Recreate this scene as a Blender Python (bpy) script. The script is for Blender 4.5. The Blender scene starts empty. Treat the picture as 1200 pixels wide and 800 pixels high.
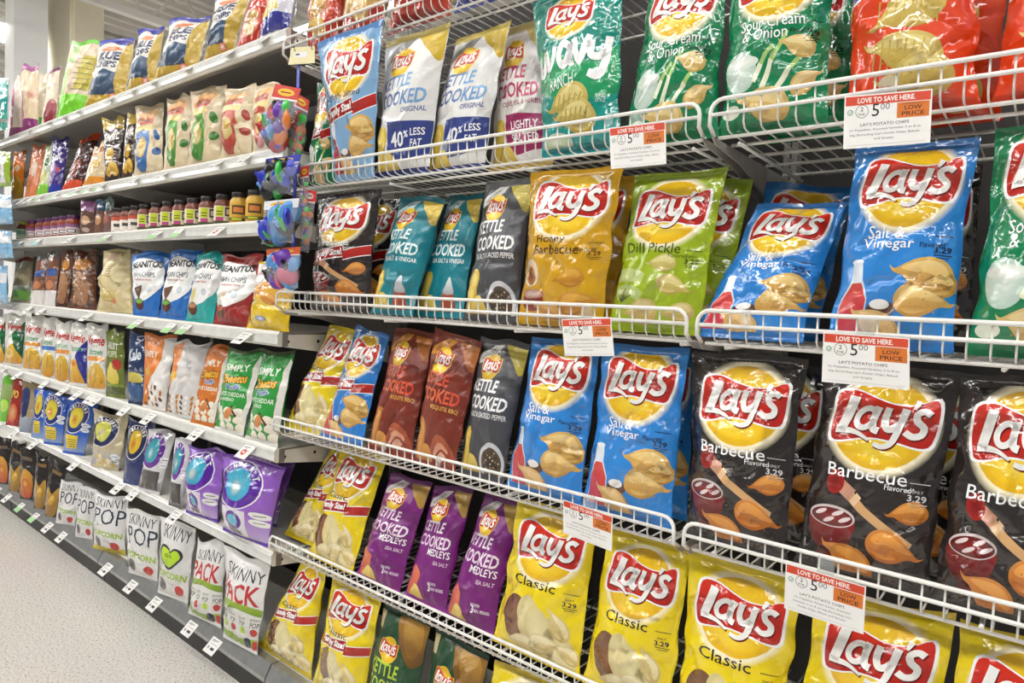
import bpy, math, random
import numpy as np
from mathutils import Vector, Matrix
from mathutils.geometry import tessellate_polygon

SC = bpy.context.scene
COL = SC.collection
random.seed(7)

# ------------------------------------------------------------------ camera
F = 781.5                      # focal length in pixels of the 1200 px frame
CAM_Z = 1.19                   # camera height above the floor
YAW, PITCH, ROLL = (math.radians(a) for a in (-38.72, -3.14, 2.735))


def cam_axes():
    f = np.array([math.sin(YAW) * math.cos(PITCH), math.cos(YAW) * math.cos(PITCH), math.sin(PITCH)])
    r = np.array([math.cos(YAW), -math.sin(YAW), 0.0])
    u = np.cross(r, f)
    c, s = math.cos(ROLL), math.sin(ROLL)
    return np.array([c * r + s * u, -s * r + c * u, f])


CM = cam_axes()
CAM = np.array([0, 0, CAM_Z])
cd = bpy.data.cameras.new('camera')
cd.sensor_width = 36.0
cd.lens = F * 36.0 / 1200.0
cd.clip_start = 0.02
cam = bpy.data.objects.new('camera', cd)
m = Matrix.Identity(4)
for i in range(3):
    m[i][0], m[i][1], m[i][2] = CM[0][i], CM[1][i], -CM[2][i]
m[2][3] = CAM_Z
cam.matrix_world = m
COL.objects.link(cam)
SC.camera = cam

# ------------------------------------------------------------------ world, exposure
SC.view_settings.view_transform = 'Standard'
SC.view_settings.look = 'None'
SC.view_settings.exposure = 0.0
SC.view_settings.gamma = 1.0
SC.view_settings.use_curve_mapping = False
w = bpy.data.worlds.new('store_air')
SC.world = w
w.use_nodes = True
w.node_tree.nodes['Background'].inputs[0].default_value = (0.95, 0.97, 1.0, 1)
w.node_tree.nodes['Background'].inputs[1].default_value = 0.24
LAMP_STRENGTH = 27.5           # emission of the fluorescent strips

# ------------------------------------------------------------------ measured places (heights relative to the camera)
YF = 1.02                      # front rails of the wire racks
YG = 1.04                      # front of the metal shelves
XS = -1.665                    # where the metal shelving ends and the wire racks begin
WIRE_RAIL = {1: .680, 2: .336, 3: .006, 4: -.338, 5: -.672}
WDECK = {k: v - .047 for k, v in WIRE_RAIL.items()}
GDECK = {0: .722, 1: .402, 2: .205, 3: -.108, 4: -.437, 5: -.735, 6: -1.062}


def ray(px, py):
    return CM.T @ np.array([(px - 600.0) / F, -(py - 400.0) / F, 1.0])


def proj(P):
    c = CM @ (np.array(P, float))
    return 600 + F * c[0] / c[2], 400 - F * c[1] / c[2]


def on_plane_y(px, py, Y):
    r = ray(px, py)
    return r * (Y / r[1])


def on_lean(px, py, Y0, z0, lean):
    t = math.tan(lean)
    r = ray(px, py)
    return r * ((Y0 - t * z0) / (r[1] - t * r[2]))


def on_line(px, Y, z):
    # the point of the shelf line (Y, z) that falls on picture column px
    k = (px - 600.0) / F
    a = CM[0] - k * CM[2]
    return np.array([-(a[1] * Y + a[2] * z) / a[0], Y, z])


def lin(c):
    if isinstance(c, str):
        c = tuple(int(c[i:i + 2], 16) / 255 for i in (0, 2, 4))
    return tuple(x / 12.92 if x <= .04045 else ((x + .055) / 1.055) ** 2.4 for x in c)


# ------------------------------------------------------------------ materials
def new_mat(name):
    mt = bpy.data.materials.new(name)
    mt.use_nodes = True
    nt = mt.node_tree
    return mt, nt, nt.nodes['Principled BSDF']


def simple(name, col, rough=.5, metal=0.0, noise=None, bump=None, spec=.5):
    mt, nt, b = new_mat(name)
    b.inputs['Roughness'].default_value = rough
    b.inputs['Metallic'].default_value = metal
    b.inputs['Specular IOR Level'].default_value = spec
    c = lin(col)
    if noise:
        tc = nt.nodes.new('ShaderNodeTexCoord')
        n = nt.nodes.new('ShaderNodeTexNoise')
        n.inputs['Scale'].default_value = noise[0]
        n.inputs['Detail'].default_value = 5
        r = nt.nodes.new('ShaderNodeValToRGB')
        k = noise[1]
        r.color_ramp.elements[0].position = .3
        r.color_ramp.elements[1].position = .7
        r.color_ramp.elements[0].color = (*[x * (1 - k) for x in c], 1)
        r.color_ramp.elements[1].color = (*[min(1, x * (1 + k)) for x in c], 1)
        nt.links.new(tc.outputs['Object'], n.inputs['Vector'])
        nt.links.new(n.outputs['Fac'], r.inputs['Fac'])
        nt.links.new(r.outputs['Color'], b.inputs['Base Color'])
    else:
        b.inputs['Base Color'].default_value = (*c, 1)
    if bump:
        tc = nt.nodes.new('ShaderNodeTexCoord')
        n = nt.nodes.new('ShaderNodeTexNoise')
        n.inputs['Scale'].default_value = bump[0]
        n.inputs['Detail'].default_value = 3
        bp = nt.nodes.new('ShaderNodeBump')
        bp.inputs['Strength'].default_value = bump[1]
        bp.inputs['Distance'].default_value = bump[2]
        nt.links.new(tc.outputs['Object'], n.inputs['Vector'])
        nt.links.new(n.outputs['Fac'], bp.inputs['Height'])
        nt.links.new(bp.outputs['Normal'], b.inputs['Normal'])
    return mt


def film(name, rough, strength, coat):
    # printed plastic film: print colours come from the mesh, crinkles from noise
    mt, nt, b = new_mat(name)
    at = nt.nodes.new('ShaderNodeAttribute')
    at.attribute_name = 'print'
    nt.links.new(at.outputs['Color'], b.inputs['Base Color'])
    b.inputs['Roughness'].default_value = rough
    b.inputs['Specular IOR Level'].default_value = .5
    b.inputs['Coat Weight'].default_value = coat
    b.inputs['Coat Roughness'].default_value = .07
    tc = nt.nodes.new('ShaderNodeTexCoord')
    n = nt.nodes.new('ShaderNodeTexNoise')
    n.inputs['Scale'].default_value = 22
    n.inputs['Detail'].default_value = 2
    n.inputs['Distortion'].default_value = 1.4
    n2 = nt.nodes.new('ShaderNodeTexVoronoi')
    n2.feature = 'SMOOTH_F1'
    n2.inputs['Scale'].default_value = 30
    ad = nt.nodes.new('ShaderNodeMath')
    ad.operation = 'ADD'
    bp = nt.nodes.new('ShaderNodeBump')
    bp.inputs['Strength'].default_value = strength
    bp.inputs['Distance'].default_value = .006
    nt.links.new(tc.outputs['Object'], n.inputs['Vector'])
    nt.links.new(tc.outputs['Object'], n2.inputs['Vector'])
    nt.links.new(n.outputs['Fac'], ad.inputs[0])
    nt.links.new(n2.outputs['Distance'], ad.inputs[1])
    nt.links.new(ad.outputs[0], bp.inputs['Height'])
    nt.links.new(bp.outputs['Normal'], b.inputs['Normal'])
    nt.links.new(bp.outputs['Normal'], b.inputs['Coat Normal'])
    return mt


M = {
    'gloss': film('glossy_film', .15, .50, .8),
    'matte': film('satin_film', .34, .40, .25),
    'paper': film('printed_card', .6, .02, 0.0),
    'wire': simple('white_coated_wire', 'f4f2ed', .35, 0, (40, .05)),
    'shelf': simple('cream_shelf_enamel', 'e6e3da', .4, 0, (30, .05)),
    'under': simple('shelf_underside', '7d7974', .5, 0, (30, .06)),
    'channel': simple('clear_price_channel', 'dcdcd8', .2, 0, (30, .06)),
    'steel': simple('grey_base_steel', 'a3a3a0', .3, .6, (30, .12)),
    'bracket': simple('grey_bracket_steel', 'b5b1ab', .4, .3, (40, .1)),
    'kick': simple('dark_kick_plate', '2a2725', .5, 0, (20, .2)),
    'back': simple('dark_back_panel', '2c2927', .7, 0, (20, .15)),
    'hole': simple('bolt_hole', '1a1a1a', .8),
    'column': simple('white_column_paint', 'f3f3f2', .55, 0, (6, .02)),
    'cream': simple('cream_column_paint', 'ece4cc', .55, 0, (6, .03)),
    'ceiling': simple('ceiling_deck_paint', 'd0ccc5', .7, 0, (3, .05)),
    'joist': simple('ceiling_steel_paint', 'd6d3cd', .6, 0, (3, .05)),
    'lamp_body': simple('lamp_housing', 'f0f0ee', .5),
    'hook': simple('steel_hook', 'a8a49c', .3, .9),
    'lid_dark': simple('dark_jar_lid', '2b2322', .35),
    'lid_purple': simple('purple_jar_lid', '5e2a63', .35),
    'lid_green': simple('green_jar_lid', 'b9b95a', .35),
    'salsa': simple('salsa', '8e3a22', .3, 0, (120, .35)),
    'bean': simple('bean_dip', '7a4030', .3, 0, (120, .25)),
    'queso': simple('queso_dip', 'dcae48', .3, 0, (120, .12)),
}
mt, nt, b = new_mat('fluorescent_diffuser')
b.inputs['Base Color'].default_value = (1, 1, 1, 1)
b.inputs['Emission Color'].default_value = (1.0, .99, .97, 1)
b.inputs['Emission Strength'].default_value = LAMP_STRENGTH
M['lamp'] = mt


def clear(name, tint, rough, fac):
    mt, nt, b = new_mat(name)
    tr = nt.nodes.new('ShaderNodeBsdfTransparent')
    tr.inputs[0].default_value = (*tint, 1)
    mx = nt.nodes.new('ShaderNodeMixShader')
    mx.inputs[0].default_value = fac
    b.inputs['Base Color'].default_value = (.9, .93, .96, 1)
    b.inputs['Roughness'].default_value = rough
    n = nt.nodes.new('ShaderNodeTexNoise')
    n.inputs['Scale'].default_value = 60
    tc = nt.nodes.new('ShaderNodeTexCoord')
    bp = nt.nodes.new('ShaderNodeBump')
    bp.inputs['Strength'].default_value = .5
    bp.inputs['Distance'].default_value = .004
    nt.links.new(tc.outputs['Object'], n.inputs['Vector'])
    nt.links.new(n.outputs['Fac'], bp.inputs['Height'])
    nt.links.new(bp.outputs['Normal'], b.inputs['Normal'])
    nt.links.new(tr.outputs[0], mx.inputs[1])
    nt.links.new(b.outputs[0], mx.inputs[2])
    nt.links.new(mx.outputs[0], nt.nodes['Material Output'].inputs[0])
    return mt


M['clear'] = clear('clear_plastic', (.97, .98, 1), .12, .28)
M['crinkle'] = clear('crinkly_clear_film', (.97, .97, .98), .08, .16)
M['glass'] = clear('jar_glass', (.96, .97, .96), .05, .15)


def floor_mat():
    mt, nt, b = new_mat('speckled_terrazzo')
    tc = nt.nodes.new('ShaderNodeTexCoord')
    v = nt.nodes.new('ShaderNodeTexNoise')
    v.inputs['Scale'].default_value = 150
    v.inputs['Detail'].default_value = 4
    r = nt.nodes.new('ShaderNodeValToRGB')
    e = r.color_ramp.elements
    e[0].position, e[0].color = .30, (*lin('8d8680'), 1)
    e[1].position, e[1].color = .44, (*lin('ddd8d0'), 1)
    x = e.new(.72)
    x.color = (*lin('efebe4'), 1)
    n = nt.nodes.new('ShaderNodeTexNoise')
    n.inputs['Scale'].default_value = 2.0
    n.inputs['Detail'].default_value = 3
    mx = nt.nodes.new('ShaderNodeMixRGB')
    mx.blend_type = 'MULTIPLY'
    mx.inputs[0].default_value = .12
    nt.links.new(tc.outputs['Object'], v.inputs['Vector'])
    nt.links.new(tc.outputs['Object'], n.inputs['Vector'])
    nt.links.new(v.outputs['Fac'], r.inputs['Fac'])
    nt.links.new(r.outputs['Color'], mx.inputs[1])
    nt.links.new(n.outputs['Color'], mx.inputs[2])
    nt.links.new(mx.outputs[0], b.inputs['Base Color'])
    b.inputs['Roughness'].default_value = .2
    return mt


M['floor'] = floor_mat()


# ------------------------------------------------------------------ mesh helpers
class MB:
    def __init__(s):
        s.v, s.f, s.m, s.mats, s.smooth = [], [], [], [], []

    def slot(s, mat):
        if mat not in s.mats:
            s.mats.append(mat)
        return s.mats.index(mat)

    def add(s, vs, fs, mat, smooth=False):
        k = len(s.v)
        i = s.slot(mat)
        s.v += [tuple(map(float, p)) for p in vs]
        for f in fs:
            s.f.append([k + q for q in f])
            s.m.append(i)
            s.smooth.append(smooth)

    def box(s, x0, x1, y0, y1, z0, z1, mat, bev=0.0):
        if bev <= 0:
            vs = [(x, y, z) for x in (x0, x1) for y in (y0, y1) for z in (z0, z1)]
            s.add(vs, [(0, 1, 3, 2), (4, 6, 7, 5), (0, 4, 5, 1), (2, 3, 7, 6), (0, 2, 6, 4), (1, 5, 7, 3)], mat)
            return
        # box with chamfered long (x) edges
        prof = [(y0 + bev, z0), (y1 - bev, z0), (y1, z0 + bev), (y1, z1 - bev), (y1 - bev, z1), (y0 + bev, z1), (y0, z1 - bev), (y0, z0 + bev)]
        s.extrude_x(prof, x0, x1, mat)

    def extrude_x(s, prof, x0, x1, mat):
        n = len(prof)
        vs = [(x0, y, z) for y, z in prof] + [(x1, y, z) for y, z in prof]
        fs = [(i, (i + 1) % n, n + (i + 1) % n, n + i) for i in range(n)]
        fs += [tuple(range(n))[::-1], tuple(range(n, 2 * n))]
        s.add(vs, fs, mat)

    def tube(s, pts, r, mat, n=6, closed=False, caps=True):
        pts = [np.array(p, float) for p in pts]
        m = len(pts)
        vs, fs = [], []
        up0 = None
        for i, p in enumerate(pts):
            a = pts[i - 1] if (i > 0 or closed) else p
            c = pts[(i + 1) % m] if (i < m - 1 or closed) else p
            t = c - a
            t /= np.linalg.norm(t) + 1e-12
            if up0 is None:
                up0 = np.array([0, 0, 1.0]) if abs(t[2]) < .9 else np.array([1.0, 0, 0])
            u = up0 - t * (up0 @ t)
            u /= np.linalg.norm(u)
            up0 = u
            w_ = np.cross(t, u)
            for k in range(n):
                g = 2 * math.pi * k / n
                vs.append(p + r * (math.cos(g) * u + math.sin(g) * w_))
        for i in range(m if closed else m - 1):
            j = (i + 1) % m
            for k in range(n):
                fs.append((i * n + k, i * n + (k + 1) % n, j * n + (k + 1) % n, j * n + k))
        if caps and not closed:
            fs += [tuple(range(n))[::-1], tuple(range((m - 1) * n, m * n))]
        s.add(vs, fs, mat, True)

    def lathe(s, prof, mat, n=20, c=(0, 0)):
        vs, fs = [], []
        m = len(prof)
        for r, z in prof:
            for k in range(n):
                g = 2 * math.pi * k / n
                vs.append((c[0] + r * math.cos(g), c[1] + r * math.sin(g), z))
        for i in range(m - 1):
            for k in range(n):
                fs.append((i * n + k, i * n + (k + 1) % n, (i + 1) * n + (k + 1) % n, (i + 1) * n + k))
        fs += [tuple(range(n))[::-1], tuple(range((m - 1) * n, m * n))]
        s.add(vs, fs, mat, True)

    def build(s, name, parent=None, loc=None):
        me = bpy.data.meshes.new(name)
        me.from_pydata(s.v, [], s.f)
        for q in s.mats:
            me.materials.append(q)
        me.polygons.foreach_set('material_index', s.m)
        me.polygons.foreach_set('use_smooth', s.smooth)
        me.update()
        return link(name, me, parent, loc)


def link(name, me, parent=None, loc=None):
    o = bpy.data.objects.new(name, me)
    COL.objects.link(o)
    if parent:
        o.parent = parent
    if loc is not None:
        o.location = loc
    return o


def empty(name, loc):
    o = bpy.data.objects.new(name, None)
    o.empty_display_size = .05
    COL.objects.link(o)
    o.location = loc
    return o


def tag(o, label=None, cat=None, group=None, kind=None):
    if label:
        o['label'] = label
    if cat:
        o['category'] = cat
    if group:
        o['group'] = group
    if kind:
        o['kind'] = kind
    return o


ORD = ['first', 'second', 'third', 'fourth', 'fifth', 'sixth', 'seventh', 'eighth', 'ninth', 'tenth', 'eleventh', 'twelfth',
       'thirteenth', 'fourteenth', 'fifteenth', 'sixteenth']
REG = []        # (object, description, place, category, x)


def register(o, desc, place, cat, x):
    REG.append((o, desc, place, cat, x))


def write_labels():
    sets = {}
    for r in REG:
        sets.setdefault((r[1], r[2]), []).append(r)
    for (d, p), rs in sets.items():
        rs.sort(key=lambda r: r[4])
        for i, r in enumerate(rs):
            if len(rs) == 1:
                tag(r[0], f'{d} {p}', r[3])
            else:
                pre = 'leftmost' if i == 0 else 'rightmost' if i == len(rs) - 1 else ORD[i] + ' from left,'
                tag(r[0], f'{pre} {d} {p}', r[3], f'{d}s {p}')


# ------------------------------------------------------------------ flat print work (units of the bag's width, y up to 1.5)
TXT = {}


def text_mesh(s, bold=0.0):
    k = (s, bold)
    if k not in TXT:
        cu = bpy.data.curves.new('print', 'FONT')
        cu.body = s
        cu.resolution_u = 2
        cu.offset = bold
        o = bpy.data.objects.new('print', cu)
        me = bpy.data.meshes.new_from_object(o)
        v = np.array([q.co[:2] for q in me.vertices])
        f = [tuple(p.vertices) for p in me.polygons]
        bpy.data.objects.remove(o)
        bpy.data.curves.remove(cu)
        bpy.data.meshes.remove(me)
        lo, hi = v.min(0), v.max(0)
        v = (v - (lo + hi) / 2) / (hi - lo)
        TXT[k] = (v, f)
    return TXT[k]


def smooth(pts, n=6, closed=True):
    p = [np.array(q, float) for q in pts]
    m = len(p)
    out = []
    rng = range(m) if closed else range(m - 1)
    for i in rng:
        a = p[(i - 1) % m] if closed or i > 0 else p[i]
        b, c = p[i], p[(i + 1) % m]
        d = p[(i + 2) % m] if closed or i + 2 < m else c
        for k in range(n):
            t = k / n
            out.append(.5 * ((2 * b) + (c - a) * t + (2 * a - 5 * b + 4 * c - d) * t * t + (3 * b - a - 3 * c + d) * t ** 3))
    if not closed:
        out.append(p[-1])
    return out


class Art:
    """A list of flat shapes: (layer, points, faces, colour per point)."""

    def __init__(s, base, aspect=1.5):
        s.base = lin(base)
        s.e = []
        s.A = aspect
        s.L = 0

    def raw(s, pts, faces, cols, layer=None):
        p = np.array(pts, float)
        fs = []
        for f in faces:                       # every face is wound to look out of the bag
            q = p[list(f)]
            ar = sum(q[i - 1][0] * q[i][1] - q[i][0] * q[i - 1][1] for i in range(len(q)))
            fs.append(tuple(f) if ar >= 0 else tuple(f)[::-1])
        s.e.append((s.L if layer is None else layer, p, fs, np.array(cols, float)))

    def poly(s, pts, col, col2=None, sm=0, layer=None):
        """filled outline; col2 gives a printed gradient from bottom (col) to top (col2)"""
        if sm:
            pts = smooth(pts, sm)
        pts = np.array([q[:2] for q in pts], float)
        tri = tessellate_polygon([[Vector((a, b_, 0)) for a, b_ in pts]])
        c1 = np.array(lin(col))
        if col2:
            c2 = np.array(lin(col2))
            lo, hi = pts[:, 1].min(), pts[:, 1].max()
            t = (pts[:, 1] - lo) / max(1e-6, hi - lo)
            cols = c1[None] * (1 - t[:, None]) + c2[None] * t[:, None]
        else:
            cols = np.repeat(c1[None], len(pts), 0)
        s.raw(pts, [tuple(t) for t in tri], cols, layer)

    def ell(s, cx, cy, rx, ry, col, rim=None, rot=0, n=28, layer=None):
        """ellipse; rim gives a printed blend from centre (col) to edge (rim)"""
        c, sn = math.cos(rot), math.sin(rot)
        pts = [(cx, cy)]
        for k in range(n):
            a = 2 * math.pi * k / n
            x, y = rx * math.cos(a), ry * math.sin(a)
            pts.append((cx + c * x - sn * y, cy + sn * x + c * y))
        c1 = lin(col)
        c2 = lin(rim) if rim else c1
        s.raw(pts, [(0, 1 + k, 1 + (k + 1) % n) for k in range(n)], [c1] + [c2] * n, layer)

    def ring(s, cx, cy, rx, ry, wd, col, rot=0, n=28, layer=None):
        c, sn = math.cos(rot), math.sin(rot)
        pts = []
        for q in (0, 1):
            for k in range(n):
                a = 2 * math.pi * k / n
                x, y = (rx - q * wd) * math.cos(a), (ry - q * wd) * math.sin(a)
                pts.append((cx + c * x - sn * y, cy + sn * x + c * y))
        s.raw(pts, [(k, (k + 1) % n, n + (k + 1) % n, n + k) for k in range(n)], [lin(col)] * (2 * n), layer)

    def rect(s, x0, x1, y0, y1, col, col2=None, layer=None):
        s.poly([(x0, y0), (x1, y0), (x1, y1), (x0, y1)], col, col2, layer=layer)

    def stroke(s, pts, wd, col, sm=5, layer=None, taper=None):
        p = np.array(smooth(pts, sm, False)) if sm else np.array(pts, float)
        n = len(p)
        t = np.gradient(p, axis=0)
        t /= np.linalg.norm(t, axis=1)[:, None] + 1e-9
        nn = np.stack([-t[:, 1], t[:, 0]], 1)
        ww = np.linspace(wd, taper if taper else wd, n)[:, None] / 2
        pts2 = np.concatenate([p + nn * ww, p - nn * ww])
        s.raw(pts2, [(i, n + i, n + i + 1, i + 1) for i in range(n - 1)], [lin(col)] * (2 * n), layer)

    def text(s, t, cx, cy, wd, h, col, bold=0.0, shear=0.0, rot=0.0, col2=None, layer=None):
        v, f = text_mesh(t, bold)
        q = v * np.array([wd, h])
        q[:, 0] += shear * q[:, 1]
        c, sn = math.cos(rot), math.sin(rot)
        q = np.stack([c * q[:, 0] - sn * q[:, 1] + cx, sn * q[:, 0] + c * q[:, 1] + cy], 1)
        c1 = np.array(lin(col))
        cols = np.repeat(c1[None], len(q), 0)
        if col2:
            k = (v[:, 0:1] + .5)
            cols = c1[None] * (1 - k) + np.array(lin(col2))[None] * k
        s.raw(q, f, cols, layer)

    # -- recurring printed motifs
    def chip(s, cx, cy, sz, rot=0.0, col='e2b866', dark='b9853a', light='f2d592', flip=1, layer=None):
        L = s.L if layer is None else layer
        c, sn = math.cos(rot), math.sin(rot)

        def T(ps):
            return [(cx + sz * (c * x * flip - sn * y), cy + sz * (sn * x * flip + c * y)) for x, y in ps]
        s.poly(T([(-1, .20), (-.82, .13), (-.5, .30), (-.1, .49), (.35, .55), (.75, .42), (.97, .08), (.88, -.24), (.52, -.43), (.1, -.43), (-.25, -.26), (-.55, -.03), (-.85, .03)]), dark, col, 4, layer=L)
        s.poly(T([(-.62, .16), (-.2, .36), (.25, .46), (.62, .38), (.82, .10), (.62, .0), (.25, .12), (-.15, .10)]), col, light, 4, layer=L + 1)
        s.poly(T([(-.2, -.16), (.15, -.32), (.5, -.34), (.72, -.2), (.4, -.14), (.1, -.1)]), col, dark, 4, layer=L + 1)
        for k in range(7):
            x, y = -.4 + .19 * k, -.05 + .16 * ((k * 7) % 3 - 1)
            s.ell(*T([(x, y)])[0], sz * .035, sz * .025, dark, n=6, layer=L + 2)

    def potato_cut(s, x, y, sz):
        s.ell(x, y, .19 * sz, .23 * sz, '8a5a36', '6b4024', .4)
        for k in range(4):
            s.ell(x + (.17 + .1 * k) * sz, y + (.02 - .07 * k) * sz, .14 * sz, .24 * sz, 'f0e3b0', 'd8c98c', .35, layer=s.L + 1 + k % 2)

    def logo(s, cx, cy, wd, glow='fff6d8', rot=0.0, small=False, rim='ffffff'):
        h = wd / 2
        L = s.L
        c, sn = math.cos(rot), math.sin(rot)

        def T(ps, k=1.0, o=(0, 0)):
            return [(cx + h * k * (c * x - sn * y) + o[0] * h, cy + h * k * (sn * x + c * y) + o[1] * h) for x, y in ps]
        if not small:
            # printed halo that fades into the bag colour
            n = 36
            for r0, r1, c0, c1 in ((.90, 1.0, glow, glow), (1.0, 1.15, glow, None)):
                c0, c1 = lin(c0), (lin(c1) if c1 else s.base)
                ps = [(cx + h * r0 * math.cos(6.2832 * k / n), cy + h * r0 * math.sin(6.2832 * k / n)) for k in range(n)]
                ps += [(cx + h * r1 * math.cos(6.2832 * k / n), cy + h * r1 * math.sin(6.2832 * k / n)) for k in range(n)]
                s.raw(ps, [(k, (k + 1) % n, n + (k + 1) % n, n + k) for k in range(n)], [c0] * n + [c1] * n, L)
        else:
            s.ell(cx, cy - .02 * h, h * 1.02, h * 1.02, rim, layer=L)
        s.ell(cx, cy, h * .96, h * .95, 'f6d52a', 'eebc1e', layer=L + 1)
        s.ell(cx, cy - .5 * h, h * .62, h * .3, 'ffe24a', 'f6c61c', layer=L + 2)
        ban = [(-1.0, .2), (-.94, .6), (-.6, .68), (-.2, .54), (.2, .43), (.6, .46), (.95, .62), (1.03, .3), (.98, -.28), (.75, -.4), (.3, -.33), (-.2, -.3), (-.7, -.42), (-.95, -.4), (-1.02, -.1)]
        s.poly(T([(x * 1.06, (y - .12) * 1.09 + .12) for x, y in ban]), rim, None, 3, layer=L + 3)
        s.poly(T(ban), 'b51f17', 'd8301c', 3, layer=L + 4)
        for dx, colr, LL in ((.025, '6e100c', L + 5), (0, 'fbfaf6', L + 6)):
            if small and dx:
                continue
            o = (dx, -dx * 1.4)
            s.stroke(T([(-.60, .55), (-.68, .2), (-.80, -.2)], 1, o), .21 * h, colr, 3, layer=LL)
            s.stroke(T([(-.90, -.2), (-.6, -.2), (-.4, -.25), (-.2, -.36)], 1, o), .15 * h, colr, 4, layer=LL, taper=.05 * h)
            a = [(-.32 + .17 * math.cos(g) + .05 * math.sin(g), .10 + .21 * math.sin(g)) for g in np.linspace(.5, 6.3, 13)]
            s.stroke(T(a, 1, o), .125 * h, colr, 2, layer=LL)
            s.stroke(T([(-.1, .36), (-.16, .1), (-.15, -.1), (-.04, -.15)], 1, o), .15 * h, colr, 4, layer=LL)
            s.stroke(T([(.10, .36), (.06, .1), (.12, -.08), (.24, -.06), (.34, .05)], 1, o), .14 * h, colr, 4, layer=LL)
            s.stroke(T([(.42, .37), (.34, -.05), (.24, -.36), (.08, -.46), (-.1, -.42)], 1, o), .155 * h, colr, 4, layer=LL, taper=.09 * h)
            s.stroke(T([(.63, .56), (.56, .38)], 1, o), .12 * h, colr, 0, layer=LL, taper=.06 * h)
            s.stroke(T([(.88, .3), (.76, .36), (.63, .28), (.66, .14), (.79, .02), (.76, -.13), (.6, -.18), (.46, -.1)], 1, o), .135 * h, colr, 3, layer=LL)

    def stretch(s, A):
        # the same print on a taller bag
        k = A / s.A
        for e in s.e:
            e[1][:, 1] *= k
        s.A = A

    def family(s, y, slope=.06):
        a = slope
        s.poly([(0, y - .085 - a), (.68, y - .085 + a * .6), (.68, y + .085 + a * .6), (0, y + .085 - a)], 'ffffff', layer=s.L)
        s.poly([(0, y - .072 - a), (.67, y - .072 + a * .6), (.67, y + .072 + a * .6), (0, y + .072 - a)], 'a3201b', layer=s.L + 1)
        s.poly([(.66, y - .10), (1, y - .02), (1, y + .13), (.66, y + .05)], 'ffffff', layer=s.L)
        s.poly([(.66, y - .088), (1, y - .008), (1, y + .118), (.66, y + .038)], 'a3201b', 'c02a20', layer=s.L + 1)
        s.text('Family Size!', .40, y - .002, .50, .12, 'ffffff', .035, .15, .10, layer=s.L + 2)


def clip_axis(pts, ax, lines):
    """split a polygon (rows x, y, r, g, b) at the given coordinate lines"""
    lo, hi = min(p[ax] for p in pts), max(p[ax] for p in pts)
    cut = [l for l in lines if lo + 1e-7 < l < hi - 1e-7]
    out = []
    rest = pts
    for l in cut:
        a, b_ = [], []
        n = len(rest)
        for i in range(n):
            p, q = rest[i], rest[(i + 1) % n]
            dp, dq = p[ax] - l, q[ax] - l
            if dp <= 0:
                a.append(p)
            if dp >= 0:
                b_.append(list(p))
            if dp * dq < 0:
                t = dp / (dp - dq)
                r = [p[k] + (q[k] - p[k]) * t for k in range(6)]
                a.append(r)
                b_.append(list(r))
        if len(a) > 2:
            out.append(a)
        rest = b_
        if len(rest) < 3:
            break
    if len(rest) > 2:
        out.append(rest)
    return out


def clip_box(pts, x0, x1, y0, y1):
    for ax, l, sg in ((0, x0, 1), (0, x1, -1), (1, y0, 1), (1, y1, -1)):
        out = []
        n = len(pts)
        for i in range(n):
            p, q = pts[i], pts[(i + 1) % n]
            dp, dq = (p[ax] - l) * sg, (q[ax] - l) * sg
            if dp >= 0:
                out.append(p)
            if dp * dq < 0:
                t = dp / (dp - dq)
                out.append([p[k] + (q[k] - p[k]) * t for k in range(6)])
        pts = out
        if len(pts) < 3:
            return []
    return pts


CLIPPED = {}


def clipped(art, gx, gy, v0, v1):
    """shapes cut along the bag's grid: arrays (u, v, layer, colour) and faces"""
    key = (id(art), gx, gy, v0, v1)
    if key in CLIPPED:
        return CLIPPED[key]
    lx = [i / gx for i in range(1, gx)]
    ly = [v0 + (v1 - v0) * i / gy for i in range(1, gy)]
    U, LY, C, FA = [], [], [], []
    for layer, pts, faces, cols in art.e:
        q = np.concatenate([pts[:, :1], pts[:, 1:2] / art.A, cols, np.zeros((len(pts), 1))], 1).tolist()
        for f in faces:
            p = [list(q[i]) for i in f]
            if min(r[0] for r in p) < .008 or max(r[0] for r in p) > .992 or min(r[1] for r in p) < v0 or max(r[1] for r in p) > v1:
                p = clip_box(p, .008, .992, v0, v1)
                if not p:
                    continue
            for a in clip_axis(p, 0, lx):
                for b_ in clip_axis(a, 1, ly):
                    if gx > 1:
                        for r in b_:
                            r[5] = r[0] * gx - (r[1] - v0) / (v1 - v0) * gy
                        d0, d1 = min(r[5] for r in b_), max(r[5] for r in b_)
                        pieces = clip_axis(b_, 5, range(math.floor(d0), math.ceil(d1) + 1))
                    else:
                        pieces = [b_]
                    for c in pieces:
                        k = len(U)
                        for r in c:
                            U.append((r[0], r[1]))
                            C.append(r[2:5])
                            LY.append(layer)
                        FA.append(list(range(k, k + len(c))))
    if U:
        res = (np.array(U), np.array(LY, float), np.array(C), FA)
    else:
        res = (np.zeros((0, 2)), np.zeros(0), np.zeros((0, 3)), [])
    CLIPPED[key] = res
    return res


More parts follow.
